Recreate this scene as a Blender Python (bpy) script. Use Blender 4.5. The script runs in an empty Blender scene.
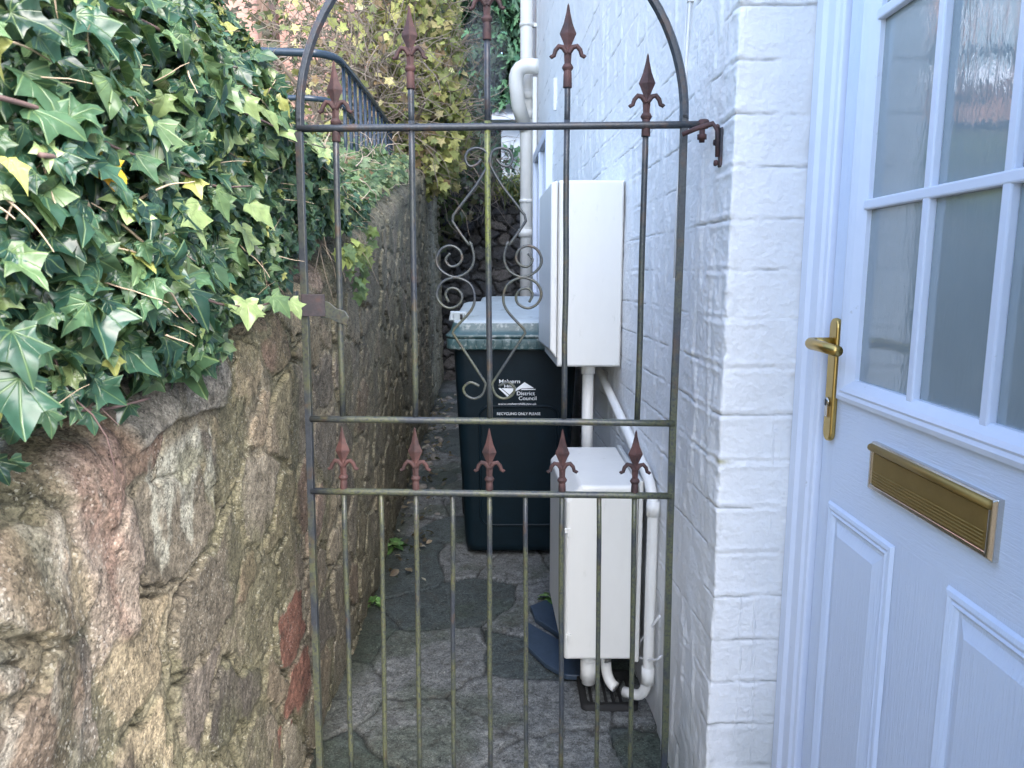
import bpy, math, random
import numpy as np
from mathutils import Vector, Matrix
R = math.radians
random.seed(7); rng = np.random.default_rng(7)
sc = bpy.context.scene
COL = sc.collection

# ------------------------------------------------------------------ camera
CH, PITCH, F = 1.28, R(8.76), 720.0
cp, sp = math.cos(PITCH), math.sin(PITCH)
cam = bpy.data.cameras.new('camera'); camo = bpy.data.objects.new('camera', cam); COL.objects.link(camo)
camo.location = (0, 0, CH); camo.rotation_euler = (math.pi/2 - PITCH, 0, 0)
cam.sensor_width = 36; cam.lens = 36*F/1024; cam.clip_start = .02; cam.clip_end = 500
cam.dof.use_dof = True; cam.dof.focus_distance = 1.75; cam.dof.aperture_fstop = 16
sc.camera = camo

def ray(px, py):
    a = (px-512)/F; b = (384-py)/F
    return Vector((a, cp + b*sp, -sp + b*cp))
def onY(px, py, Y): d = ray(px, py); return Vector((0,0,CH)) + d*(Y/d.y)
def onX(px, py, X): d = ray(px, py); return Vector((0,0,CH)) + d*(X/d.x)
def onZ(px, py, Z): d = ray(px, py); return Vector((0,0,CH)) + d*((Z-CH)/d.z)
def wallX(Y): return .49 - .042*Y                       # alley face of the white house
def on_alley(px, py):
    d = ray(px, py); t = .49/(d.x + .042*d.y); return Vector((0,0,CH)) + d*t

# ------------------------------------------------------------------ noise (numpy)
def h3(i, j, k, s=0):
    n = (i.astype(np.int64)*374761393 + j.astype(np.int64)*668265263 + k.astype(np.int64)*2147483647 + s*974711) & 0xffffffff
    n = ((n ^ (n >> 13))*1274126177) & 0xffffffff
    n = ((n ^ (n >> 16))*2246822519) & 0xffffffff
    return ((n ^ (n >> 15)) & 0xffffff)/float(0xffffff)
def vn(x, y, z=None, s=0):
    x = np.asarray(x, float); y = np.asarray(y, float); z = np.zeros_like(x) if z is None else np.asarray(z, float)
    i, j, k = np.floor(x), np.floor(y), np.floor(z); f, g, h = x-i, y-j, z-k
    f = f*f*(3-2*f); g = g*g*(3-2*g); h = h*h*(3-2*h)
    r = 0
    for a in (0,1):
        for b in (0,1):
            for c in ((0,1) if np.any(h) else (0,)):
                w = (f if a else 1-f)*(g if b else 1-g)*(h if c else 1-h)
                r = r + w*h3(i+a, j+b, k+c, s)
    return r
def fbm(x, y, s=0, o=4, z=None):
    r, a, t = 0, 1., 0.
    for q in range(o):
        r = r + a*vn(x*2**q, y*2**q, None if z is None else z*2**q, s+q*17); t += a; a *= .5
    return r/t
def sst(a, b, x):
    t = np.clip((x-a)/(b-a), 0, 1); return t*t*(3-2*t)
def voro(x, y, s=0, jit=.85):
    i, j = np.floor(x), np.floor(y); f1 = np.full(x.shape, 9.); f2 = f1.copy(); ide = np.zeros(x.shape); cx = ide.copy(); cy = ide.copy()
    zz = np.zeros_like(i)
    for a in (-1,0,1):
        for b in (-1,0,1):
            px = i+a+.5+jit*(h3(i+a, j+b, zz, s)-.5); py = j+b+.5+jit*(h3(i+a, j+b, zz+1, s)-.5)
            d = np.hypot(x-px, y-py); idn = h3(i+a, j+b, zz+2, s)
            m = d < f1
            f2 = np.where(m, f1, np.minimum(f2, d)); ide = np.where(m, idn, ide)
            cx = np.where(m, px, cx); cy = np.where(m, py, cy); f1 = np.where(m, d, f1)
    return f1, f2, ide, cx, cy

# ------------------------------------------------------------------ object helpers
def wloc(o):
    v = Vector((0,0,0))
    while o is not None: v += o.location; o = o.parent
    return v
def tag(o, label=None, cat=None, group=None, kind=None):
    if label: o['label'] = label
    if cat: o['category'] = cat
    if group: o['group'] = group
    if kind: o['kind'] = kind
    return o
def thing(name, label, cat, loc=(0,0,0), group=None, rz=0):
    o = bpy.data.objects.new(name, None); COL.objects.link(o); o.location = loc; o.rotation_euler = (0,0,rz)
    o.empty_display_size = .1
    return tag(o, label, cat, group)

class MB:
    def __init__(s): s.v = []; s.f = []; s.sm = []; s.mi = []; s.cur = 0
    def add(s, vs, fs, smooth=False):
        b = len(s.v); s.v += [tuple(p) for p in vs]
        for f in fs: s.f.append(tuple(b+i for i in f)); s.sm.append(smooth); s.mi.append(s.cur)
        return s
    def box(s, lo, hi, M=None):
        x0,y0,z0 = lo; x1,y1,z1 = hi
        vs = [Vector(p) for p in ((x0,y0,z0),(x1,y0,z0),(x1,y1,z0),(x0,y1,z0),(x0,y0,z1),(x1,y0,z1),(x1,y1,z1),(x0,y1,z1))]
        if M: vs = [M @ p for p in vs]
        return s.add(vs, [(0,3,2,1),(4,5,6,7),(0,1,5,4),(1,2,6,5),(2,3,7,6),(3,0,4,7)])
    def tube(s, pts, r, n=8, cap=True, smooth=True, sq=None):
        pts = [Vector(p) for p in pts]; N = len(pts)
        rs = r if isinstance(r, (list, tuple)) else [r]*N
        T = [(pts[min(i+1,N-1)]-pts[max(i-1,0)]).normalized() for i in range(N)]
        up = Vector((0,1,0)) if abs(T[0].y) < .9 else Vector((1,0,0))
        u = (up - T[0]*up.dot(T[0])).normalized(); vs = []
        for i in range(N):
            u = (u - T[i]*u.dot(T[i])); u = u.normalized() if u.length > 1e-6 else Vector((1,0,0)); w = T[i].cross(u)
            for k in range(n):
                a = 2*math.pi*(k+.5)/n
                vs.append(pts[i] + (u*math.cos(a) + w*math.sin(a))*rs[i])
        fs = [(i*n+k, i*n+(k+1)%n, (i+1)*n+(k+1)%n, (i+1)*n+k) for i in range(N-1) for k in range(n)]
        if cap: fs += [tuple(range(n-1,-1,-1)), tuple((N-1)*n+k for k in range(n))]
        return s.add(vs, fs, smooth)
    def lathe(s, prof, c, n=16, sx=1, sy=1, rot=0, axis='z', smooth=True):
        vs = []
        for r, h in prof:
            for k in range(n):
                a = rot + 2*math.pi*k/n; p = (r*math.cos(a)*sx, r*math.sin(a)*sy, h)
                if axis == 'x': p = (p[2], p[0], p[1])
                if axis == 'y': p = (p[0], p[2], p[1])
                vs.append(Vector(c)+Vector(p))
        m = len(prof)
        fs = [(i*n+k, i*n+(k+1)%n, (i+1)*n+(k+1)%n, (i+1)*n+k) for i in range(m-1) for k in range(n)]
        fs += [tuple(range(n-1,-1,-1)), tuple((m-1)*n+k for k in range(n))]
        return s.add(vs, fs, smooth)
    def prism(s, poly, d0, d1, fn):
        """poly in 2D, fn(a,b,d)->3D"""
        n = len(poly); vs = [fn(a,b,d0) for a,b in poly] + [fn(a,b,d1) for a,b in poly]
        fs = [tuple(range(n)), tuple(range(2*n-1,n-1,-1))] + [(i, n+i, n+(i+1)%n, (i+1)%n) for i in range(n)]
        return s.add(vs, fs)
    def rloft(s, secs, k=5, smooth=True, capb=True, capt=True):
        """rounded-rectangle sections (cx,cy,z,hx,hy,r)"""
        vs = []
        for cx,cy,z,hx,hy,r in secs:
            for q,(sx,sy) in enumerate(((1,1),(-1,1),(-1,-1),(1,-1))):
                for i in range(k+1):
                    a = math.pi/2*(q + i/k); vs.append((cx+sx*(hx-r)+r*math.cos(a), cy+sy*(hy-r)+r*math.sin(a), z))
        n = 4*(k+1); m = len(secs)
        fs = [(i*n+j, i*n+(j+1)%n, (i+1)*n+(j+1)%n, (i+1)*n+j) for i in range(m-1) for j in range(n)]
        if capb: fs.append(tuple(range(n-1,-1,-1)))
        if capt: fs.append(tuple((m-1)*n+j for j in range(n)))
        return s.add(vs, fs, smooth)
    def build(s, name, mat, parent=None, local=False, bevel=0, top=True, seg=2, autos=None, M=None):
        me = bpy.data.meshes.new(name); o = bpy.data.objects.new(name, me); COL.objects.link(o)
        V = np.array(s.v, float)
        if M is not None: V = np.array([tuple(M @ Vector(p)) for p in V])
        if parent is not None:
            o.parent = parent
            if not local: V = V - np.array(wloc(parent))
        else:
            c = np.array([(V[:,0].min()+V[:,0].max())/2, (V[:,1].min()+V[:,1].max())/2, V[:,2].min()]); V = V - c; o.location = c
        me.from_pydata(V.tolist(), [], s.f)
        for m in (mat if isinstance(mat, (list,tuple)) else [mat]): me.materials.append(m)
        me.polygons.foreach_set('use_smooth', s.sm); me.polygons.foreach_set('material_index', s.mi)
        me.update()
        if bevel:
            b = o.modifiers.new('bevel','BEVEL'); b.width = bevel; b.segments = seg; b.limit_method = 'ANGLE'; b.angle_limit = R(35); b.harden_normals = False
        return o

def npmesh(name, V, Fq, mat, parent=None, cols=None, uv=None, smooth=True, tri=False):
    me = bpy.data.meshes.new(name); o = bpy.data.objects.new(name, me); COL.objects.link(o)
    V = np.asarray(V, float)
    if parent is not None: o.parent = parent; V = V - np.array(wloc(parent))
    else:
        c = np.array([(V[:,0].min()+V[:,0].max())/2, (V[:,1].min()+V[:,1].max())/2, V[:,2].min()]); V = V - c; o.location = c
    k = Fq.shape[1]; nf = len(Fq)
    me.vertices.add(len(V)); me.vertices.foreach_set('co', V.astype(np.float32).ravel())
    me.loops.add(nf*k); me.loops.foreach_set('vertex_index', Fq.astype(np.int32).ravel())
    me.polygons.add(nf); me.polygons.foreach_set('loop_start', np.arange(nf, dtype=np.int32)*k)
    me.polygons.foreach_set('use_smooth', np.full(nf, smooth))
    me.update(calc_edges=True); me.validate()
    if cols is not None:
        a = me.color_attributes.new('col', 'FLOAT_COLOR', 'POINT')
        c4 = np.ones((len(V),4), np.float32); c4[:,:3] = cols; a.data.foreach_set('color', c4.ravel())
    if uv is not None:
        u = me.uv_layers.new(name='uv'); u.data.foreach_set('uv', uv[Fq.ravel()].astype(np.float32).ravel())
    me.materials.append(mat)
    return o
def gridfaces(nu, nv):
    i, j = np.meshgrid(np.arange(nu-1), np.arange(nv-1), indexing='ij'); a = (i*nv+j).ravel()
    return np.stack([a, a+nv, a+nv+1, a+1], 1)

# ------------------------------------------------------------------ materials
def nodes(name):
    m = bpy.data.materials.new(name); m.use_nodes = True; nt = m.node_tree
    return m, nt, nt.nodes['Principled BSDF'], nt.nodes['Material Output']
def nd(nt, t, **kw):
    n = nt.nodes.new(t)
    for k, v in kw.items():
        if k in n.inputs.keys(): n.inputs[k].default_value = v
        else: setattr(n, k, v)
    return n
def lk(nt, a, b): nt.links.new(a, b)
def math_(nt, op, a, b=None, c=None, clamp=False):
    n = nt.nodes.new('ShaderNodeMath'); n.operation = op; n.use_clamp = clamp
    for i, x in enumerate((a,b,c)):
        if x is None: continue
        if isinstance(x, (int,float)): n.inputs[i].default_value = x
        else: nt.links.new(x, n.inputs[i])
    return n.outputs[0]
def mixc(nt, f, a, b, mode='MIX'):
    n = nt.nodes.new('ShaderNodeMix'); n.data_type = 'RGBA'; n.blend_type = mode
    for s, x in ((n.inputs[0], f), (n.inputs[6], a), (n.inputs[7], b)):
        if isinstance(x, (int,float)): s.default_value = x
        elif isinstance(x, (tuple,list)): s.default_value = (*x[:3], 1)
        else: nt.links.new(x, s)
    return n.outputs[2]
def noise_(nt, vec, scale, detail=4, rough=.55, dist=0):
    n = nt.nodes.new('ShaderNodeTexNoise'); n.inputs['Scale'].default_value = scale; n.inputs['Detail'].default_value = detail
    n.inputs['Roughness'].default_value = rough; n.inputs['Distortion'].default_value = dist
    if vec is not None: nt.links.new(vec, n.inputs['Vector'])
    return n.outputs['Fac']
def ramp_(nt, x, a, b, va=0., vb=1.):
    n = nt.nodes.new('ShaderNodeMapRange'); n.interpolation_type = 'SMOOTHSTEP'
    nt.links.new(x, n.inputs[0])
    for i, v in zip((1,2,3,4), (a,b,va,vb)): n.inputs[i].default_value = v
    return n.outputs[0]
def wpos(nt): return nt.nodes.new('ShaderNodeNewGeometry').outputs['Position']
def mapv(nt, v, scale=(1,1,1), loc=(0,0,0)):
    n = nt.nodes.new('ShaderNodeMapping'); nt.links.new(v, n.inputs[0]); n.inputs['Scale'].default_value = scale; n.inputs['Location'].default_value = loc
    return n.outputs[0]
def bump_(nt, bsdf, h, strength=.5, dist=.002):
    n = nt.nodes.new('ShaderNodeBump'); n.inputs['Strength'].default_value = strength; n.inputs['Distance'].default_value = dist
    nt.links.new(h, n.inputs['Height']); nt.links.new(n.outputs[0], bsdf.inputs['Normal']); return n

def pmat(name, col=None, rough=.6, var=.2, vs=6, bump=.0, bs=80, bd=.002, attr=False, metallic=0, spec=.5, dirt=None, stretch=(1,1,1), coat=0):
    m, nt, b, out = nodes(name)
    p = mapv(nt, wpos(nt), stretch)
    if attr:
        a = nd(nt, 'ShaderNodeAttribute', attribute_name='col'); base = a.outputs['Color']
    else: base = col
    n1 = noise_(nt, p, vs, 6); n2 = noise_(nt, p, vs*9, 4)
    v = math_(nt, 'ADD', math_(nt, 'MULTIPLY', n1, var*2), math_(nt, 'MULTIPLY', n2, var)); v = math_(nt, 'ADD', v, 1-1.5*var)
    c = mixc(nt, 1., base, (1,1,1), 'MULTIPLY')
    vv = nd(nt, 'ShaderNodeCombineColor'); [nt.links.new(v, vv.inputs[i]) for i in range(3)]
    c = mixc(nt, 1., c, vv.outputs[0], 'MULTIPLY')
    if dirt:
        dc, lo, hi, ds = dirt
        c = mixc(nt, ramp_(nt, noise_(nt, p, ds, 6, .65), lo, hi), c, dc)
    lk(nt, c, b.inputs['Base Color']); b.inputs['Roughness'].default_value = rough; b.inputs['Metallic'].default_value = metallic
    b.inputs['Specular IOR Level'].default_value = spec; b.inputs['Coat Weight'].default_value = coat
    if bump: bump_(nt, b, noise_(nt, p, bs, 5, .6), bump, bd)
    return m

# rubble stone: per-vertex colour plus grain, lichen specks and fine relief
def stone_mat(name, lich=.5, rough=.85, bd=.006):
    m, nt, b, out = nodes(name); p = wpos(nt)
    a = nd(nt, 'ShaderNodeAttribute', attribute_name='col').outputs['Color']
    n1 = noise_(nt, p, 28, 7, .68, .4); n2 = noise_(nt, p, 150, 5, .7); n3 = noise_(nt, p, 9, 5, .6)
    n4 = noise_(nt, p, 420, 3, .7); v = math_(nt, 'ADD', math_(nt, 'MULTIPLY', n1, 1.7), math_(nt, 'MULTIPLY', n2, 1.5)); v = math_(nt, 'ADD', v, math_(nt, 'MULTIPLY', n4, .8)); v = math_(nt, 'ADD', v, -1.0)
    def cells(scale):
        t = nt.nodes.new('ShaderNodeTexVoronoi'); t.inputs['Scale'].default_value = scale; lk(nt, p, t.inputs['Vector'])
        q = nt.nodes.new('ShaderNodeSeparateColor'); lk(nt, t.outputs['Color'], q.inputs[0]); return q.outputs[0]
    g1, g2 = cells(330), cells(130)
    v = math_(nt, 'ADD', v, math_(nt, 'ADD', math_(nt, 'MULTIPLY', g1, .75), math_(nt, 'MULTIPLY', g2, .45))); v = math_(nt, 'MAXIMUM', math_(nt, 'ADD', v, -.6), .14)
    vv = nd(nt, 'ShaderNodeCombineColor'); [nt.links.new(v, vv.inputs[i]) for i in range(3)]
    c = mixc(nt, 1., a, vv.outputs[0], 'MULTIPLY')
    c = mixc(nt, math_(nt, 'MULTIPLY', ramp_(nt, noise_(nt, p, 17, 6, .7, .8), .5, .68), .55), c, (.05,.045,.035))
    sp_ = math_(nt, 'MULTIPLY', ramp_(nt, g1, .91, .96), ramp_(nt, n3, .40, .60))
    c = mixc(nt, math_(nt, 'MULTIPLY', sp_, lich*.7), c, (.5,.5,.46))
    pt = math_(nt, 'MULTIPLY', ramp_(nt, noise_(nt, p, 22, 6, .7, 1.), .66, .72), lich*.8)
    c = mixc(nt, pt, c, (.5,.51,.45))
    lk(nt, c, b.inputs['Base Color']); b.inputs['Roughness'].default_value = rough; b.inputs['Specular IOR Level'].default_value = .3
    hh = math_(nt, 'ADD', math_(nt, 'MULTIPLY', n1, .8), math_(nt, 'MULTIPLY', n2, .6)); hh = math_(nt, 'ADD', hh, math_(nt, 'MULTIPLY', g2, .16))
    bump_(nt, b, hh, 1., bd)
    return m

def paint_mat():
    m, nt, b, out = nodes('white masonry paint'); p = wpos(nt)
    a = nd(nt, 'ShaderNodeAttribute', attribute_name='col').outputs['Color']
    runs = noise_(nt, mapv(nt, p, (30,30,2.2)), 1, 4, .6)
    n1 = noise_(nt, p, 5, 6, .6); n2 = noise_(nt, p, 120, 5, .6); n3 = noise_(nt, p, 34, 5, .6)
    v = math_(nt, 'ADD', math_(nt, 'MULTIPLY', n1, .16), math_(nt, 'MULTIPLY', n2, .07)); v = math_(nt, 'ADD', v, math_(nt, 'MULTIPLY', runs, .1)); v = math_(nt, 'ADD', v, .84)
    vv = nd(nt, 'ShaderNodeCombineColor'); [nt.links.new(v, vv.inputs[i]) for i in range(3)]
    c = mixc(nt, 1., a, vv.outputs[0], 'MULTIPLY')
    c = mixc(nt, math_(nt, 'MULTIPLY', ramp_(nt, noise_(nt, p, 60, 5, .7), .7, .76), .35), c, (.35,.33,.27))
    lk(nt, c, b.inputs['Base Color']); b.inputs['Roughness'].default_value = .55; b.inputs['Specular IOR Level'].default_value = .4
    hh = math_(nt, 'ADD', math_(nt, 'MULTIPLY', n3, 1.), math_(nt, 'MULTIPLY', n2, .3)); hh = math_(nt, 'ADD', hh, math_(nt, 'MULTIPLY', ramp_(nt, runs, .62, .7), .5))
    bump_(nt, b, hh, .8, .004)
    return m

def iron_mat(name, rust=.0, algae=1., zr=(1.75,.75,0.,.85), ac=(.095,.105,.052)):
    m, nt, b, out = nodes(name); p = wpos(nt)
    n1 = noise_(nt, p, 22, 6, .65); n2 = noise_(nt, p, 160, 4, .65); n3 = noise_(nt, p, 5, 4, .6)
    c = mixc(nt, n2, (.012,.016,.024), (.06,.07,.085))
    c = mixc(nt, math_(nt, 'MULTIPLY', ramp_(nt, n1, .52, .66), .8), c, (.075,.048,.04))
    if algae:
        z = nd(nt, 'ShaderNodeSeparateXYZ'); lk(nt, p, z.inputs[0])
        zz = ramp_(nt, z.outputs[2], *zr)
        al = math_(nt, 'MULTIPLY', ramp_(nt, math_(nt, 'ADD', n3, math_(nt, 'MULTIPLY', n1, .35)), .52, .74), zz)
        fine = ramp_(nt, n2, .30, .58)
        c = mixc(nt, math_(nt, 'MULTIPLY', math_(nt, 'MULTIPLY', al, fine), algae), c, ac)
    if rust:
        rc = mixc(nt, ramp_(nt, n1, .3, .7), (.022,.013,.014), (.095,.042,.038))
        c = mixc(nt, math_(nt, 'MULTIPLY', ramp_(nt, n2, .2, .42), rust), c, rc)
    lk(nt, c, b.inputs['Base Color']); b.inputs['Roughness'].default_value = .36 if not rust else .72
    bump_(nt, b, math_(nt, 'ADD', n2, math_(nt, 'MULTIPLY', n1, .5)), .5, .0015)
    return m

def leaf_mat(name, rough=.36, trans=.22, vein=1., vc=(.30,.42,.16), spec=.55):
    m, nt, b, out = nodes(name)
    a = nd(nt, 'ShaderNodeAttribute', attribute_name='col').outputs['Color']
    uv = nd(nt, 'ShaderNodeUVMap', uv_map='uv'); s = nd(nt, 'ShaderNodeSeparateXYZ'); lk(nt, uv.outputs[0], s.inputs[0])
    au = math_(nt, 'ABSOLUTE', s.outputs[0]); v = s.outputs[1]
    d = au
    for ang in (.5, .91, 1.5):
        q = math_(nt, 'ABSOLUTE', math_(nt, 'SUBTRACT', math_(nt, 'MULTIPLY', au, math.cos(ang)), math_(nt, 'MULTIPLY', v, math.sin(ang))))
        if ang == .5: q = math_(nt, 'ADD', q, .012)
        d = math_(nt, 'MINIMUM', d, q)
    vm = ramp_(nt, d, .026, .004)
    p = wpos(nt); n = noise_(nt, p, 70, 4)
    vv = ramp_(nt, n, .2, .8, .72, 1.28)
    cc = nd(nt, 'ShaderNodeCombineColor'); [nt.links.new(vv, cc.inputs[i]) for i in range(3)]
    c = mixc(nt, 1., a, cc.outputs[0], 'MULTIPLY')
    c = mixc(nt, math_(nt, 'MULTIPLY', vm, .3*vein), c, vc)
    lk(nt, c, b.inputs['Base Color']); b.inputs['Roughness'].default_value = rough; b.inputs['Specular IOR Level'].default_value = spec
    bump_(nt, b, math_(nt, 'SUBTRACT', math_(nt, 'MULTIPLY', n, .4), vm), .5, .0012)
    t = nd(nt, 'ShaderNodeBsdfTranslucent'); lk(nt, mixc(nt, .4, c, (.25,.4,.06)), t.inputs[0])
    mx = nd(nt, 'ShaderNodeMixShader'); mx.inputs[0].default_value = trans
    lk(nt, b.outputs[0], mx.inputs[1]); lk(nt, t.outputs[0], mx.inputs[2]); lk(nt, mx.outputs[0], out.inputs[0])
    return m

def door_mat():
    m, nt, b, out = nodes('blue grained door skin'); p = wpos(nt)
    z = nd(nt, 'ShaderNodeSeparateXYZ'); lk(nt, p, z.inputs[0])
    hz = noise_(nt, mapv(nt, p, (1,14,170)), 1, 4, .6, 1.6); vz = noise_(nt, mapv(nt, p, (1,190,9)), 1, 4, .6, 1.2)
    msk = math_(nt, 'MULTIPLY', ramp_(nt, z.outputs[2], .858, .866), ramp_(nt, z.outputs[1], 1.309, 1.302))
    g = nt.nodes.new('ShaderNodeMix'); lk(nt, msk, g.inputs[0]); lk(nt, vz, g.inputs[2]); lk(nt, hz, g.inputs[3])
    n1 = noise_(nt, p, 7, 5)
    c = mixc(nt, n1, (.68,.76,.92), (.74,.81,.94))
    c = mixc(nt, ramp_(nt, noise_(nt, p, 260, 2), .74, .78, 0, .25), c, (.3,.33,.36))
    lk(nt, c, b.inputs['Base Color']); b.inputs['Roughness'].default_value = .38
    bump_(nt, b, ramp_(nt, g.outputs[0], .3, .7), .38, .0014)
    return m

def glass_mat(name, base=(.10,.125,.14), ripple=1., scale=(16,75,22), rough=.04):
    m, nt, b, out = nodes(name); p = wpos(nt)
    r = noise_(nt, mapv(nt, p, scale), 1, 3, .55, 1.)
    c = mixc(nt, noise_(nt, p, 4, 4), tuple(x*.75 for x in base), tuple(x*1.25 for x in base))
    lk(nt, c, b.inputs['Base Color']); b.inputs['Roughness'].default_value = rough; b.inputs['IOR'].default_value = 1.9
    b.inputs['Specular IOR Level'].default_value = .6
    if ripple: bump_(nt, b, r, .10*ripple, .004)
    return m

def brick_mat():
    m, nt, b, out = nodes('pinkish red brick'); p = wpos(nt)
    s = nd(nt, 'ShaderNodeSeparateXYZ'); lk(nt, p, s.inputs[0]); cb = nd(nt, 'ShaderNodeCombineXYZ')
    lk(nt, math_(nt, 'ADD', s.outputs[0], s.outputs[1]), cb.inputs[0]); lk(nt, s.outputs[2], cb.inputs[1])
    t = nt.nodes.new('ShaderNodeTexBrick'); lk(nt, cb.outputs[0], t.inputs[0]); t.inputs['Scale'].default_value = 1
    t.inputs['Brick Width'].default_value = .235; t.inputs['Row Height'].default_value = .08; t.inputs['Mortar Size'].default_value = .007
    t.inputs['Color1'].default_value = (.42,.24,.20,1); t.inputs['Color2'].default_value = (.36,.20,.17,1); t.inputs['Mortar'].default_value = (.34,.28,.24,1)
    c = mixc(nt, .5, t.outputs[0], mixc(nt, noise_(nt, p, 6, 6), (.22,.12,.1), (.42,.24,.19)))
    lk(nt, c, b.inputs['Base Color']); b.inputs['Roughness'].default_value = .85
    bump_(nt, b, t.outputs['Fac'], -.6, .006)
    return m

M_wall = stone_mat('rubble stone'); M_dark = stone_mat('dark damp stone', .05, .8, .01)
M_path = stone_mat('worn concrete paving', .22, .62, .003)
M_paint = paint_mat()
M_iron = iron_mat('black gate iron'); M_ironlow = iron_mat('algae stained iron', 0, 1.); M_irongreen = iron_mat('bright green algae on iron', 0, 1., (1.22,1.36,.1,1.), (.15,.175,.05)); M_rust = iron_mat('rusted cast iron', .95, 0); M_rust2 = iron_mat('rust flecked iron', .35, 0)
M_rail = pmat('blue black railing paint', (.035,.055,.08), .22, .3, 30)
M_ivy = leaf_mat('ivy leaf', .3); M_ivy2 = leaf_mat('small ivy leaf', .42, .2, .8); M_yel = leaf_mat('shrub leaf', .55, .3, .5, (.35,.34,.12)); M_weed = leaf_mat('weed leaf', .45, .3, .3)
M_twig = pmat('brown twig bark', (.27,.22,.175), .8, .35, 40); M_straw = pmat('dead straw stem', (.5,.40,.30), .8, .3, 50); M_stem = pmat('purple brown ivy stem', (.15,.10,.095), .7, .3, 60, .4, 200, .001)
M_con = pmat('conifer scale leaf', None, .7, .25, 4, attr=True)
M_core = pmat('dark light blocking core', (.05,.04,.028), .95, .5, 12, 1., 40, .02)  # dark tone for the added light-blocking sheet inside the ivy
M_bank = pmat('garden earth', (.07,.058,.038), .95, .5, 8, .8, 30, .03, dirt=((.05,.07,.025), .45, .65, 3))
M_gnd = pmat('rough ground', (.09,.085,.07), .95, .4, 3, .5, 30, .01)
M_door = door_mat(); M_upvc = pmat('white plastic frame', (.72,.77,.88), .35, .05, 6, dirt=((.45,.47,.48), .66, .8, 40))
M_pipe = pmat('aged white plastic', (.80,.79,.75), .4, .08, 10, dirt=((.4,.38,.3), .64, .82, 26))
M_cab = pmat('white cabinet plastic', (.73,.72,.68), .42, .06, 5, .08, 300, .0008, dirt=((.50,.50,.44), .60, .80, 30), stretch=(1,1,.3))
M_brass = pmat('satin brass', (.52,.36,.12), .32, .15, 40, .1, 300, .0005, metallic=1.); M_bronze = pmat('aged gold letter plate', (.36,.25,.085), .55, .15, 30, metallic=.85); M_chrome = pmat('polished steel edge', (.62,.58,.52), .22, .1, 30, metallic=1.)
M_black = pmat('dark gap', (.012,.012,.012), .8, .2, 20)
M_glass = glass_mat('obscured door glass', (.27,.32,.335)); M_pane = glass_mat('window pane', (.25,.32,.36), .2, (3,3,3))
M_bin = pmat('dark green bin plastic', (.0025,.010,.016), .5, .4, 14, .3, 260, .0012, spec=.22)
M_lid = pmat('weathered lid with sky sheen', (.36,.41,.43), .38, .25, 12, .2, 200, .001, dirt=((.07,.11,.11), .58, .74, 14)); M_lidd = pmat('green lid rim', (.035,.08,.085), .4, .4, 14, dirt=((.3,.34,.33), .5, .7, 26))  # pale lid tone has sky reflection painted in along with weathering
M_ink = pmat('white bin print', (.78,.82,.86), .6, .1, 60)
M_brick = brick_mat(); M_timber = pmat('brown timber', (.12,.075,.055), .8, .35, 10, stretch=(6,6,.6)); M_roof = pmat('slate roof', (.07,.07,.085), .7, .3, 6)
M_render = pmat('pale blue white render', (.62,.68,.76), .8, .1, 3)
M_path2 = pmat('dark wet concrete', (.03,.032,.032), .6, .4, 30, .5, 90, .003); M_slate = pmat('blue grey slate', (.035,.055,.085), .5, .3, 20, .4, 90, .002)
M_cable = pmat('white cable', (.72,.72,.72), .45, .08, 20)

# ------------------------------------------------------------------ world + sun
w = bpy.data.worlds.new('World'); sc.world = w; w.use_nodes = True; nt = w.node_tree
sky = nt.nodes.new('ShaderNodeTexSky'); sky.sky_type = 'NISHITA'; sky.sun_disc = False
SUN_EL, SUN_AZ = R(42), R(150)        # azimuth clockwise from +Y
sky.sun_elevation = SUN_EL; sky.sun_rotation = SUN_AZ; sky.air_density = 1.0; sky.dust_density = 2.5; sky.ozone_density = 2.2
bg = nt.nodes['Background']; bg.inputs[1].default_value = .15; nt.links.new(sky.outputs[0], bg.inputs[0])
sl = bpy.data.lights.new('sun', 'SUN'); sl.energy = 1.15; sl.angle = R(60); sl.color = (1,.95,.88)
so = bpy.data.objects.new('sun', sl); COL.objects.link(so)
sd = Vector((math.sin(SUN_AZ)*math.cos(SUN_EL), math.cos(SUN_AZ)*math.cos(SUN_EL), math.sin(SUN_EL)))
so.rotation_euler = (-sd).to_track_quat('-Z','Y').to_euler(); so.location = (4,-6,9)
sc.view_settings.view_transform = 'Standard'; sc.view_settings.look = 'None'; sc.view_settings.exposure = 2.58; sc.view_settings.gamma = 1

# ------------------------------------------------------------------ terrain
def ztop(Y): return 1.08 + .2*(np.clip(Y, -3, 8.6)-.9)      # top of the left wall climbs the hill
def lx(Y): return np.interp(Y, [-3,0,1.85,2.83,5.4,7,9], [-.53,-.53,-.54,-.557,-.70,-.78,-.86])
o = MB().add([(-220,-220,-.02),(220,-220,-.02),(220,260,-.02),(-220,260,-.02)], [(0,1,2,3)]).build('ground', M_gnd); tag(o, kind='structure')

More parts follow.
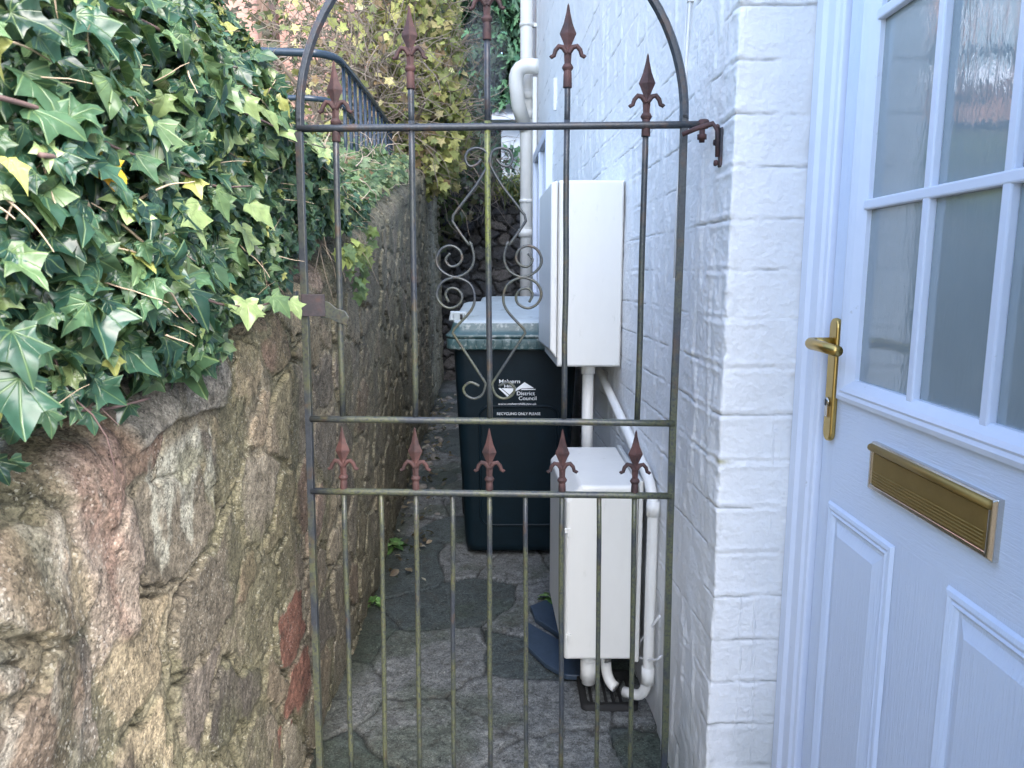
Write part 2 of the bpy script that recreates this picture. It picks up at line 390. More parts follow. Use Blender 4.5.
ys = np.concatenate([np.arange(.2, 1.0, .05), np.exp(np.arange(0, math.log(9.2), .0045))]); xs = np.arange(-1.0, .62, .006)
Yg, Xg = np.meshgrid(ys, xs, indexing='ij')
wx = Xg + .16*(fbm(Xg*3, Yg*3, 3)-.5); wy = Yg + .2*(fbm(Xg*3, Yg*3, 9)-.5)
f1, f2, idn, _, _ = voro(wx/.36+.2, wy/.40+.62, 31); e = (f2-f1)*.36
crk = np.exp(-(e/.007)**2)*sst(.22,.40, fbm(Xg*4, Yg*4, 77))
patch = (idn > .58).astype(float); lump = fbm(Xg*60, Yg*60, 5, 3)
Zg = .008*(fbm(Xg*2, Yg*2, 1)-.5) + (idn-.5)*.008 - .012*crk + (.003*patch+.0012)*(lump-.5)*2 - .02*sst(.36,.5,Xg-wallX(Yg)+.45)*0
base = np.array([.064,.078,.077])[None,None]*(.8+.5*idn[...,None]) ; rough_c = np.array([.135,.142,.140])[None,None]*(.75+.5*lump[...,None])
c = base*(1-patch[...,None]) + rough_c*patch[...,None]
mo = (sst(.5,.7, fbm(Xg*5, Yg*5, 41))*.6)[...,None]; c = c*(1-mo) + np.array([.05,.065,.045])*mo
c = c*(1-.8*crk[...,None]) + np.array([.012,.012,.01])*.8*crk[...,None]
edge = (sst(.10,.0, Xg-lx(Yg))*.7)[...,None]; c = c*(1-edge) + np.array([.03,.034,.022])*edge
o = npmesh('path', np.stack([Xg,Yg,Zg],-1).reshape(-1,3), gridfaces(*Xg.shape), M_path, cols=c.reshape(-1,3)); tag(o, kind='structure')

# garden bank left of and behind the alley
def bank(x, y):
    zl = ztop(y) - .06 + .13*np.clip(-.8-x, 0, 9); zb = np.clip(2.05 + .22*(y-8.9), 2.05, 9)
    return np.where(y < 8.7, zl, np.maximum(zb, np.where(x < -.9, zl, 0)))
yb = np.concatenate([np.arange(-3, 9, .12), np.arange(9, 40, .6)]); xb = np.concatenate([np.arange(-30,-3,.9), np.arange(-3,-.74,.1)])
Yb, Xb = np.meshgrid(yb, xb, indexing='ij'); Xb = Xb - np.where(Yb < 9, (.0), 0)
Xs = np.where(Xb > -.8, lx(Yb)-.16, Xb)
Zb = bank(Xs, Yb) + .14*(fbm(Xs*1.5, Yb*1.5, 2)-.5)
o = npmesh('bank', np.stack([Xs,Yb,Zb],-1).reshape(-1,3), gridfaces(*Xs.shape), M_bank); tag(o, kind='structure')
yb = np.concatenate([np.arange(8.75, 40, .5)]); xb = np.arange(-.95, 30, .6)
Yb, Xb = np.meshgrid(yb, xb, indexing='ij'); Zb = bank(Xb, Yb) + .14*(fbm(Xb*1.5, Yb*1.5, 2)-.5)
o = npmesh('hillside', np.stack([Xb,Yb,Zb],-1).reshape(-1,3), gridfaces(*Xb.shape), M_bank); tag(o, kind='structure')

# ------------------------------------------------------------------ rubble walls
PAL = np.array([[.27,.205,.135],[.19,.16,.12],[.13,.112,.097],[.27,.175,.135],[.22,.135,.095],[.30,.235,.14],[.22,.19,.145],[.17,.14,.12],[.25,.20,.14]])
def rubble(A, B, seed, sx, sy, relief, pal, mortar, mdepth=.5):
    """A along, B up: returns height and colour"""
    wa = A + .15*(fbm(A*5, B*5, seed+1)-.5) + .05*(fbm(A*22, B*22, seed+2)-.5); wb = B + .14*(fbm(A*5, B*5, seed+3)-.5) + .045*(fbm(A*22, B*22, seed+4)-.5)
    f1, f2, idn, cx, cy = voro(wa/sx, wb/sy, seed); e = (f2-f1)
    keep = ((idn*7.3)%1) > .12
    st = sst(.05, .26, e)*keep
    f1b, f2b, idb, _, _ = voro(wa/sx*2.3+5, wb/sy*2.3+3, seed+50)          # small stones fill some gaps
    st2 = sst(.08,.3, f2b-f1b)*(1-keep)*(idb > .45)
    pick = (np.floor(((idn*13.7)%1)*len(pal)).astype(int))%len(pal); pick2 = (np.floor(((idb*11.3)%1)*len(pal)).astype(int))%len(pal)
    tilt = ((idn*5.1)%1-.5)*(wa/sx-cx) + ((idn*9.7)%1-.5)*(wb/sy-cy)
    h = sst(.10,.17,e)*keep*relief*(.15+1.0*((idn*3.3)%1)) + st*tilt*relief*1.1 + st2*relief*.5 + .014*(fbm(A*4, B*4, seed+7, 4)-.5) + .007*(fbm(A*18, B*18, seed+8, 4)-.5) + .005*(fbm(A*70, B*70, seed+9, 3)-.5)
    sc_ = pal[pick]*(.75+.5*((idn*17.1)%1))[...,None]; s2 = pal[pick2]
    vein = (fbm(wa*14+40*idn, wb*9+30*idn, seed+12, 5))[...,None]
    sc_ = sc_*(.6+.8*vein)
    mc = np.array(mortar)*(.75+.5*fbm(A*12, B*12, seed+13)[...,None])
    ss = sst(.10,.17, e + .22*(fbm(A*30, B*30, seed+14)-.5))*keep
    c = mc*(1-ss[...,None]) + sc_*ss[...,None]; c = c*(1-st2[...,None]*.9) + s2*st2[...,None]*.9
    crev = np.exp(-((e-.09)/.035)**2)*keep*sst(.45,.62, fbm(A*7, B*7, seed+15))
    crev = crev*mdepth*2; h = h - .016*crev; c = c*(1-.75*crev[...,None])
    return h, c, e, idn

yA = [-3.]
while yA[-1] < 8.7:
    y = yA[-1]; yA.append(y + (max(.0035, .0032*y) if y > .55 else min(.06, .0035+.035*(.55-y))))
yA = np.array(yA); tB = np.concatenate([np.arange(-.1, 2.62, .0055), np.arange(2.62, 3.0, .02)])
Ag, Tg = np.meshgrid(yA, np.linspace(0,1,len(tB)), indexing='ij')
H = ztop(Ag); prof = Tg*(H+.1+.34)-.1                      # arc length up the face then over the top
rad = .09
def section(t, H):
    """x offset (into the bank) and z for arc length t; rounded shoulder"""
    q = rad*math.pi/2; t0 = H-rad
    a = np.clip((t-t0)/rad, 0, math.pi/2)
    x = np.where(t < t0, 0, np.where(t < t0+q, rad*(1-np.cos(a)), rad + (t-t0-q)))
    z = np.where(t < t0, t, np.where(t < t0+q, t0+rad*np.sin(a), H))
    return -x, z, np.cos(a), np.sin(a)
xo, zo, nx, nz = section(prof, H)
h, c, e, idn = rubble(Ag*1.0, prof, 11, .22, .17, .010, PAL, (.225,.19,.13))
h = h*np.interp(Ag, [0,3,8],[.85,.9,2.]) + .010*(fbm(Ag*1.4, prof*1.4, 90)-.5)*2
for (yy, zz, rr, amp) in ((.66,.86,.14,.022),(.72,.60,.13,.014)):       # two bulging boulders
    h = h + amp*np.exp(-(((Ag-yy)/rr)**2+((prof-zz)/(rr*.8))**2)**2)
def patchm(y0, y1, z0, z1, sd, soft=.012):
    wy = Ag + .06*(fbm(Ag*9, prof*9, sd)-.5); wz = prof + .06*(fbm(Ag*9, prof*9, sd+1)-.5)
    return sst(y0-soft, y0+soft, wy)*sst(y1+soft, y1-soft, wy)*sst(z0-soft, z0+soft, wz)*sst(z1+soft, z1-soft, wz)
streak = fbm(Ag*26+2.5*fbm(Ag*9,prof*9,5), prof*6, 66, 5)[...,None]
for (box_, ca, cb2, lift) in (((.83,.97,.80,1.07), (.30,.165,.135), (.36,.27,.23), .008), ((.60,.80,.60,1.0), (.30,.19,.125), (.40,.36,.31), .006), ((.72,.92,.30,.62), (.16,.115,.10), (.22,.13,.10), .004)):
    b1 = patchm(*box_, int(box_[0]*100)); h = h + lift*b1; b1 = b1[...,None]*.85; k_ = sst(.40,.62,streak)
    c = c*(1-b1) + b1*(np.array(ca)*(1-k_)+np.array(cb2)*k_)*(.65+.7*fbm(Ag*40, prof*40, 3)[...,None])
slab_ = patchm(.985, 1.31, 1.035, 1.15, 31, .004); h = h + .018*slab_; under = patchm(.985, 1.31, 1.0, 1.034, 31, .004)*(1-slab_)
c = c*(1-slab_[...,None]) + np.array([.19,.18,.165])*(.6+.8*fbm(Ag*60, prof*60, 8)[...,None])*slab_[...,None]
wl_ = (patchm(1.0,1.3,.84,1.02,47)*sst(.5,.6,fbm(Ag*22, prof*9, 49)))[...,None]*.7; c = c*(1-wl_)+np.array([.46,.48,.42])*wl_
moss = sst(.49,.64, fbm(Ag*6, prof*3.2, 21, 5) + .10*(e < .18))*.6
moss = np.maximum(moss, .55*sst(.45,.65, fbm(Ag*4, prof*1.2, 22, 4))*sst(2.4,3.6,Ag))[...,None]
c = c*(1-moss) + np.array([.12,.125,.055])*(.7+.6*fbm(Ag*25, prof*25, 4)[...,None])*moss
old = sst(1.5,3.2,Ag)[...,None]*.55
c = c*(1-old) + (np.array([.27,.235,.15])*(.55+.9*fbm(Ag*9, prof*2.2, 8, 5)[...,None]))*old
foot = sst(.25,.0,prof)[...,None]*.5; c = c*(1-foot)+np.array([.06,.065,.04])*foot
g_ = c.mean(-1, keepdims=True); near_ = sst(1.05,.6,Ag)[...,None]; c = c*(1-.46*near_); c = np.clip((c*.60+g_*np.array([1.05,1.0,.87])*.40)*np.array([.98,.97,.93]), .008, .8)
rb = ((Ag > 1.5) & (Ag < 2.1) & (prof > .2) & (prof < .55) & (idn > .62) & (e > .2))[...,None]
c = np.where(rb, np.array([.19,.095,.07])*(.7+.6*fbm(Ag*40,prof*40,2)[...,None]), c)
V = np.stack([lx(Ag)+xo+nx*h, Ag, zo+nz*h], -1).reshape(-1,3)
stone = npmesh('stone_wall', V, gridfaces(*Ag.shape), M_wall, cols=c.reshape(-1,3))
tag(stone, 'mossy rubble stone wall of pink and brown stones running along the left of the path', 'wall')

# dark end wall
aA = np.arange(-1.35, 1.4, .012); tB = np.arange(-.1, 2.45, .012)
Ag, Tg = np.meshgrid(aA, tB, indexing='ij'); H2 = np.full_like(Ag, 2.14) + .12*(fbm(Ag*3, Ag*0, 3)-.5)
xo, zo, nx, nz = section(Tg, H2)
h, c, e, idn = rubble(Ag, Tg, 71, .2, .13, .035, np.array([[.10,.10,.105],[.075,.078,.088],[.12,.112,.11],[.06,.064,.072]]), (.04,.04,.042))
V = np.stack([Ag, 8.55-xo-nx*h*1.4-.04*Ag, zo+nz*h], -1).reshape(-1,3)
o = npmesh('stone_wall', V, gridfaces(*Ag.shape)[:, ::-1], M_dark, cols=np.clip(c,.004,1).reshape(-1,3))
tag(o, 'dark damp wall of rough rocks closing the far end of the passage', 'wall')

# ------------------------------------------------------------------ white house
house = thing('white_house', 'white painted brick house on the right with a pale blue front door', 'house', (2.5, 2.0, 0))
Yc = 1.45; Xc = wallX(Yc); XF = .578
cr = .005; pts = []                                         # plan path: door frame -> corner -> alley
for x in np.arange(.64, Xc+cr, -.003): pts.append((x, Yc, 0, -1))
for a in np.linspace(0, math.pi/2, 7): pts.append((Xc+cr-cr*math.sin(a), Yc+cr-cr*math.cos(a), -math.sin(a), -math.cos(a)))
y = Yc+cr+.004
while y < 7.1: pts.append((wallX(y), y, -1, -.042)); y += .0036*y
pts = np.array(pts); sl_ = np.concatenate([[0], np.cumsum(np.hypot(np.diff(pts[:,0]), np.diff(pts[:,1])))])
zr = np.concatenate([np.arange(-.05, .3, .006), np.arange(.3, 1.86, .0026), np.arange(1.86, 2.4, .005), np.arange(2.4, 3.7, .012), np.arange(3.7, 6.3, .2)])
S, Z = np.meshgrid(sl_, zr, indexing='ij'); PX, NX = np.meshgrid(pts[:,0], zr, indexing='ij')[0], np.meshgrid(pts[:,2], zr, indexing='ij')[0]
PY, NY = np.meshgrid(pts[:,1], zr, indexing='ij')[0], np.meshgrid(pts[:,3], zr, indexing='ij')[0]
s0 = .64-Xc; sc0 = S - s0
CHT = .0985
zz = Z + .012*(fbm(sc0*4+9, Z*1.2, 3)-.5) + .004*(fbm(sc0*30, Z*30, 6)-.5) - .006
row = np.floor(zz/CHT); fr = zz/CHT-row; dz = np.minimum(fr, 1-fr)*CHT
zi = np.round(zz/CHT)
bl = .24; off = np.where(row%2 == 0, 0, .12) + .03*(h3(row, row*0, row*0, 5)-.5)
q = (sc0 + off)/bl; dv = np.abs(q-np.round(q))*bl; alley = sst(.02,.06,sc0)
deep = sst(.3,.62, fbm(sc0*3+4*zi, zi*1.7, 15, 3))
jh = np.exp(-(dz/.0045)**2); jv = np.exp(-(dv/.006)**2)*alley*.8
crackn = np.exp(-((dz+.002*(fbm(sc0*50,Z*50,4)-.5))/.0016)**2)*sst(.46,.58, fbm(sc0*9+3*zi, zi*3.1, 25, 4))
soft = np.where(alley > .5, .45, 1.)
bid = h3(row, np.floor(q)*alley, row*0, 9)
ridge = np.exp(-((dz-.010)/.005)**2)*sst(.5,.7,fbm(sc0*12, Z*3, 8))*.0016
hh = -.0009*jh*soft*(.2+.9*deep) - .0004*jv*soft - .0032*crackn + (bid-.5)*.0022*soft + ridge \
     + .007*(fbm(sc0*6, Z*6, 2, 4)-.5) + .003*(fbm(sc0*35, Z*35, 12, 4)-.5) + .0035*sst(.6,.72,fbm(sc0*26, Z*5, 33, 3))*alley
nearc = np.exp(-(sc0/.02)**2); lump2 = fbm(sc0*90, Z*90, 19, 3)-.5; hh = hh + .0030*lump2*(jh+.45)*(1-.55*alley) + .0016*(fbm(sc0*220,Z*220,23,2)-.5) - np.exp(-(sc0/.008)**2)*.004*sst(.55,.75,fbm(Z*30, Z*0+3, 5, 4))
col = np.full((*S.shape,3), 1.)*np.array([.77,.77,.765])
dk = np.clip(crackn*.7 + .05*jh*deep, 0, .75)[...,None]; col = col*(1-dk) + np.array([.22,.22,.22])*dk
pr = (nearc*sst(.60,.75,fbm(Z*24, sc0*60, 55, 4))*.35)[...,None]; col = col*(1-pr)+np.array([.42,.42,.38])*pr
ye = (jh*nearc*sst(.7,.8,fbm(Z*9,Z*0,44,2)))[...,None]*.8; col = col*(1-ye)+np.array([.3,.26,.08])*ye
lowd = (sst(.6,.0,Z)*sst(.45,.65,fbm(sc0*8,Z*4,61))*.4)[...,None]; col = col*(1-lowd)+np.array([.3,.32,.27])*lowd
V = np.stack([PX+NX*hh, PY+NY*hh, Z], -1).reshape(-1,3)
npmesh('brick_wall', V, gridfaces(*S.shape), M_paint, house, cols=col.reshape(-1,3))
mb = MB()
mb.box((wallX(7.1)+.01, 7.06, -.05), (6, 7.11, 6.3)).box((.43,.36,-.05),(.70,.52,6.3)).box((.43,.525,2.22),(.70,1.447,6.3)).box((5.9,.4,-.05),(6,7.05,6.3)).box((.705,.36,-.05),(6,.395,6.3))
mb.build('rear_wall', pmat('white wall paint', (.79,.79,.78), .6, .06, 5, .2, 60, .002), house)
mb = MB(); mb.add([(.1,.2,6.25),(.1,7.3,6.25),(6.3,7.3,6.25),(6.3,.2,6.25),(3.2,.2,8.4),(3.2,7.3,8.4)], [(0,1,5,4),(3,4,5,2),(0,4,3),(1,2,5),(0,3,2,1)]); mb.build('roof', M_roof, house)

# door frame and door (in the recess, facing the passage)
def sweep(mb, y0, y1, z0, z1, prof, X, smooth=False):
    """mitred frame on a plane x=X, outward is -X.  prof: (inset, height)"""
    vs = []
    for ins, hgt in prof:
        a, b, c_, d = y0-ins, y1+ins, z0+ins, z1-ins           # y0 is the far (larger) side
        vs += [(X-hgt, a, c_), (X-hgt, b, c_), (X-hgt, b, d), (X-hgt, a, d)]
    n = len(prof); fs = []
    for i in range(n-1):
        for k in range(4): fs.append((i*4+k, i*4+(k+1)%4, (i+1)*4+(k+1)%4, (i+1)*4+k))
    mb.add(vs, fs, smooth)
XD = .602
fr = MB()
def jamb(y0, y1): fr.box((XF,y1,.05),(.66,y0,2.2))
sweep(fr, 1.447, .53, .06, 2.2, [(0,-.06),(0,.024),(.006,.030),(.034,.030),(.040,.022),(.066,.020),(.070,.014),(.078,.012),(.080,.008),(.081,-.04)], XD)
fr.build('door_frame', M_upvc, house)
GY0, GY1, GZ0, GZ1 = 1.263, .735, 1.088, 2.0
door = MB(); Y0, Y1, Z0, Z1 = 1.3605, .60, .13, 2.12
o_ = [(XD,Y0,Z0),(XD,Y1,Z0),(XD,Y1,Z1),(XD,Y0,Z1)]; i_ = [(XD,GY0,GZ0),(XD,GY1,GZ0),(XD,GY1,GZ1),(XD,GY0,GZ1)]
bk = [(XD+.045,a,b) for _,a,b in o_]; bi = [(XD+.045,a,b) for _,a,b in i_]
door.add(o_+i_+bk+bi, [(k,(k+1)%4,4+(k+1)%4,4+k) for k in range(4)]+[(8+(k+1)%4,8+k,12+k,12+(k+1)%4) for k in range(4)]+[(4+k,4+(k+1)%4,12+(k+1)%4,12+k) for k in range(4)]+[((k+1)%4,k,8+k,8+(k+1)%4) for k in range(4)])
for (a, b) in ((1.312,1.078),(.938,.704)):
    sweep(door, a, b, .22, .856, [(0,.0006),(.004,.006),(.010,.0075),(.016,.004),(.019,.0065),(.024,.003),(.028,-.0015),(.05,.0065),(.052,.0075)], XD)
    ins = .052; door.add([(XD-.0075,a-ins,.22+ins),(XD-.0075,b+ins,.22+ins),(XD-.0075,b+ins,.856-ins),(XD-.0075,a-ins,.856-ins)], [(0,1,2,3)])
dr = door.build('front_door', M_door, house); tag(dr, 'pale blue panelled door with wood grain and a gridded glass upper half')
g = MB(); g.box((XD+.012,GY1,GZ0),(XD+.02,GY0,GZ1)); gl = g.build('glass_pane', M_glass, dr)
bd = MB(); sweep(bd, GY0+.036, GY1-.036, GZ0-.036, GZ1+.036, [(0,.0006),(.002,.010),(.010,.0125),(.016,.010),(.020,.0125),(.027,.0085),(.034,.002),(.040,-.004),(.040,-.012)], XD)
bd.build('glazing_bead', M_upvc, dr)
gb = MB()
for yy in (1.076, .902): gb.box((XD-.001, yy-.0085, GZ0-.002),(XD+.013, yy+.0085, GZ1))
for zz_ in (1.395, 1.70): gb.box((XD-.002, GY1, zz_-.0085),(XD+.0125, GY0, zz_+.0085))
gb.build('glazing_bars', M_upvc, dr, bevel=.003)
# handle: plate, lever, lock
hp = MB(); hy = 1.325
out = []
zt, zb_ = onX(834,318,XD-.012).z, onX(826,441,XD-.012).z; hw = .0165
for k in range(9): a = math.pi*k/8; out.append((hy+hw*math.cos(a), zt-hw+hw*math.sin(a)))
for k in range(9): a = math.pi+math.pi*k/8; out.append((hy+hw*math.cos(a), zb_+hw+hw*math.sin(a)))
hp.prism(out, 0, 1, lambda a,b,d: (XD-.0005-.0105*d, a, b)); hp.build('handle_plate', M_brass, dr, bevel=.003)
hz = onX(836,345,XD-.02).z; lv = MB()
lv.tube([(XD-.01,hy,hz),(XD-.045,hy,hz)], .0105, 14)
lv.tube([(XD-.043,hy,hz),(XD-.052,hy-.004,hz),(XD-.056,hy-.016,hz),(XD-.054,hy-.06,hz-.001),(XD-.052,hy-.115,hz-.003)], [.0105,.0108,.0105,.0098,.0095], 14)
lv.build('lever', M_brass, dr)
lc = MB(); lcz = onX(826,403,XD-.012).z
lc.lathe([(.0085,0),(.0085,.004)], (XD-.0155, hy, lcz+.004), 14, axis='x'); lc.box((XD-.0150,hy-.005,lcz-.024),(XD-.0115,hy+.005,lcz+.004)); lc.cur = 1
lc.box((XD-.0165,hy-.0012,lcz-.003),(XD-.0152,hy+.0012,lcz+.010)); lc.build('lock_cylinder', [M_chrome, M_black], dr)
# letter plate
ly0, ly1, lz0, lz1 = 1.160, .847, .925, 1.006
lp = MB(); sweep(lp, ly0, ly1, lz0, lz1, [(0,0),(0,.007),(.004,.012),(.010,.012),(.013,.008)], XD); lp.build('letterbox_frame', M_chrome, dr, bevel=.001)
fl = MB(); fl.box((XD-.011,ly1+.0135,lz0+.012),(XD-.003,ly0-.0135,lz1-.0165))
for k in range(5): fl.tube([(XD-.0112,ly0-.016,lz0+.015+.0048*k),(XD-.0112,ly1+.016,lz0+.015+.0048*k)], .0014, 6)
fl.build('letterbox_flap', M_bronze, dr, bevel=.0015)
hg = MB(); hg.tube([(XD-.012,ly0-.006,lz1-.0085),(XD-.012,ly1+.006,lz1-.0085)], .0062, 12); hg.build('letterbox_hinge', M_bronze, dr)
st = MB(); st.box((.40,.45,0),(.66,1.43,.055)); st.build('doorstep', M_path, house, bevel=.01)
# side window
wa, wb, wz0, wz1 = 5.05, 6.30, 1.05, 2.26
wf = MB()
def al(y, off, z): return (wallX(y)-off, y, z)
for (a,b,c_,d) in ((wa,wa+.07,wz0,wz1),(wb-.07,wb,wz0,wz1),(wa+.6,wa+.66,wz0+.07,wz1-.07)):
    wf.add([al(a,.0,c_),al(b,.0,c_),al(b,.05,c_),al(a,.05,c_),al(a,.0,d),al(b,.0,d),al(b,.05,d),al(a,.05,d)], [(0,3,2,1),(4,5,6,7),(0,1,5,4),(1,2,6,5),(2,3,7,6),(3,0,4,7)])
for (c_,d) in ((wz0,wz0+.07),(wz1-.07,wz1)):
    a, b = wa+.07, wb-.07
    wf.add([al(a,.0,c_),al(b,.0,c_),al(b,.05,c_),al(a,.05,c_),al(a,.0,d),al(b,.0,d),al(b,.05,d),al(a,.05,d)], [(0,3,2,1),(4,5,6,7),(0,1,5,4),(1,2,6,5),(2,3,7,6),(3,0,4,7)])
wfo = wf.build('window', M_upvc, house, bevel=.006)
MB().add([al(wa+.06,.02,wz0+.06),al(wb-.06,.02,wz0+.06),al(wb-.06,.02,wz1-.06),al(wa+.06,.02,wz1-.06)], [(0,1,2,3)]).build('pane', M_pane, wfo)
sl2 = MB(); sl2.add([al(wa-.05,0,wz0-.04),al(wb+.05,0,wz0-.04),al(wb+.05,.1,wz0-.04),al(wa-.05,.1,wz0-.04),al(wa-.05,0,wz0),al(wb+.05,0,wz0),al(wb+.05,.1,wz0-.008),al(wa-.05,.1,wz0-.008)], [(0,3,2,1),(4,5,6,7),(0,1,5,4),(1,2,6,5),(2,3,7,6),(3,0,4,7)]); sl2.build('window_sill', M_upvc, wfo, bevel=.004)

# ------------------------------------------------------------------ wall cabinets, pipes, cables
def cabinet(label, y0, y1, z0, z1, x0f, x1, cham, door_t, latch):
    """y0 near end. x0f(y) alley side face"""
    t = thing('utility_cabinet', label, 'cabinet', ((x0f(y0)+x1)/2, (y0+y1)/2, z0))
    def prof(i, y):
        a = x0f(y)+i; return [(a, z0+i),(x1-i, z0+i),(x1-i, z1-i),(a+cham, z1-i),(a, z1-cham-i)]
    mb = MB(); n = 5; rings = [(.006, y0),(0, y0+.008),(0, y1)]; vs = []
    for i, y in rings: vs += [(a - (0 if k in (0,3,4) else 0), y, z) for k,(a,z) in enumerate(prof(i, y))]
    fs = [(r*n+k, (r+1)*n+k, (r+1)*n+(k+1)%n, r*n+(k+1)%n) for r in range(2) for k in range(n)] + [tuple(range(n)), tuple(2*n+k for k in range(n-1,-1,-1))]
    mb.add(vs, fs); mb.build('body', M_cab, t, bevel=.008, seg=3)
    dm = MB()
    if door_t:                                               # door on the alley side, seen edge on
        a = lambda y, o: x0f(y)-o
        ya, yb2 = y0-.004, y1+.0
        dm.add([(a(ya,.003),ya,z0+.03),(a(yb2,.003),yb2,z0+.03),(a(yb2,door_t),yb2,z0+.045),(a(ya,door_t),ya,z0+.06),
                (a(ya,.003),ya,z1-.002),(a(yb2,.003),yb2,z1-.002),(a(yb2,door_t),yb2,z1-.008),(a(ya,door_t),ya,z1-.008)], [(0,3,2,1),(4,5,6,7),(0,1,5,4),(1,2,6,5),(2,3,7,6),(3,0,4,7)])
        dm.build('door', M_cab, t, bevel=.006, seg=3)
    lm = MB()
    for (x_, z_) in latch: lm = MB(); lm.box((x_-.006, y0-.006, z_-.012),(x_+.004, y0+.004, z_+.012)); lm.box((x_-.014, y0-.003, z_-.002),(x_-.005, y0+.002, z_+.012)); lm.build('latch', M_cab, t, bevel=.001)
    return t
cabinet('tall white utility cabinet fixed high on the white wall above the bin', 2.5, 3.0, .955, 1.59, lambda y: .158-.042*(y-2.5), wallX(2.52)-.004, .004, .026, [])
cabinet('white utility cabinet with a sloped top fixed low on the white wall beside the bin', 1.95, 2.41, .165, .69, lambda y: .152-.042*(y-1.95), .357, .042, 0, [(.163,.555),(.168,.235)])
# batten behind the low cabinet's right edge and the dark slot beside the upper one
o = MB().box((.3595,1.965,.15),(.372,2.4,.70)).build('backing_board', M_cab, None, bevel=.003); tag(o, 'narrow white backing board between the low cabinet and the wall', 'board')

def pipe(name, label, cat, pts, r, n=14, mat=M_pipe, joints=()):
    t = thing(name, label, cat, tuple(Vector(pts[-1])))
    MB().tube(pts, r, n).build('pipe_run', mat, t)
    for a, b in joints: MB().tube([a, b], r*1.22, n).build('pipe_joint', mat, t)
    return t
def arc(p0, p1, p2, k=7):
    p0,p1,p2 = map(Vector,(p0,p1,p2)); return [p0*(1-t)**2+p1*2*t*(1-t)+p2*t*t for t in [i/k for i in range(k+1)]]
# sloping waste pipe that turns down beside the low cabinet
XP = lambda y: wallX(y)-.026
a0 = Vector((XP(3.25),3.25,.99)); a1 = Vector((XP(2.1),2.02,.735)); a2 = Vector((.388,1.905,.705)); a3 = Vector((.388,1.905,.62))
low = Vector((.388,1.905,.16))
pp = [a0, a1*.5+a0*.5, a1] + arc(a1, a2, a3)[1:] + [low] + arc(low, (.388,1.905,.07), (.355,1.94,.065))[1:] + [Vector((.33,1.96,.06))]
t = pipe('waste_pipe', 'white plastic waste pipe sloping along the wall and down beside the low cabinet', 'pipe', pp, .015)
MB().tube([(.388,1.905,.17),(.388,1.905,.12)], .0185, 14).build('pipe_joint', M_pipe, t)
MB().tube([(.388,1.905,.66),(.388,1.905,.62)], .018, 14).build('pipe_joint', M_pipe, t)
pb = onY(588,380,2.62); t = pipe('outlet_pipe', 'short vertical white pipe under the tall cabinet', 'pipe', [(pb.x,2.62,.97),(pb.x,2.62,.45)], .021, joints=[((pb.x,2.62,.955),(pb.x,2.62,.915))])
t = pipe('gully_pipe', 'white pipe stub dropping from the low cabinet into the drain', 'pipe', [(.235,2.05,.20),(.235,2.05,.035)], .021, joints=[((.235,2.05,.11),(.235,2.05,.05))])
t = pipe('gully_bend', 'bent white pipe ending over the drain gully below the low cabinet', 'pipe', [(.285,2.03,.2),(.285,2.03,.12)]+arc((.285,2.03,.12),(.285,2.03,.055),(.31,2.0,.05)), .016)
gu = thing('drain_gully', 'dark drain gully at the foot of the wall under the low cabinet', 'drain', (.29,2.05,0))
mb = MB(); mb.rloft([(.29,2.05,.0,.085,.10,.02),(.29,2.05,.02,.085,.10,.02),(.29,2.05,.02,.065,.08,.015),(.29,2.05,-.03,.065,.08,.015)], capb=False); mb.build('gully_rim', M_black, gu)
mb = MB(); [mb.box((.235+.022*k,1.975,.002),(.243+.022*k,2.125,.012)) for k in range(5)]; mb.build('grate', M_black, gu)
# soil pipe at the far corner
dpY = 6.62; dpx = wallX(dpY)-.085
dp = thing('soil_pipe', 'tall white soil pipe with a swan neck branch at the wall far end', 'pipe', (dpx,dpY,0))
MB().tube([(dpx,dpY,0),(dpx,dpY,5.9)], .055, 18).build('pipe_run', M_pipe, dp)
zt_ = 2.98
MB().tube([(wallX(6.4),6.4,zt_+.02)]+arc((wallX(6.4)-.03,6.4,zt_+.02),(dpx-.13,6.42,zt_+.06),(dpx-.085,6.46,zt_-.16))+[(dpx-.075,6.50,zt_-.26),(dpx-.01,6.60,zt_-.44)], .062, 18).build('branch_bend', M_pipe, dp)
for z_ in (2.62, 2.78, 1.6): MB().tube([(dpx-.004,dpY-.004,z_),(dpx-.004,dpY-.004,z_+.07)], .066, 18).build('pipe_joint', M_pipe, dp)
for z_ in (3.38, 1.9, 1.0): mb = MB(); mb.lathe([(.062,0),(.062,.03)], (dpx,dpY,z_), 18); mb.box((dpx+.03,dpY-.02,z_),(wallX(dpY)+.01,dpY+.02,z_+.03)); mb.build('bracket', M_pipe, dp)
# narrow drain pipe nearer the wall (two thin lines)
p2 = wallX(6.35)-.03
o = MB().tube([(p2,6.35,.0),(p2,6.35,2.9)], .02, 10).build('overflow_pipe', M_pipe); tag(o, 'thin white pipe standing close behind the soil pipe', 'pipe')
q0, q1 = on_alley(557,78), on_alley(556,112)
o = MB().box((q0.x-.022, q0.y-.012, q1.z),(q0.x+.004, q0.y+.012, q0.z)).build('cable_duct', M_cable, None, bevel=.004); tag(o, 'short white vertical cable cover high on the white wall', 'duct')
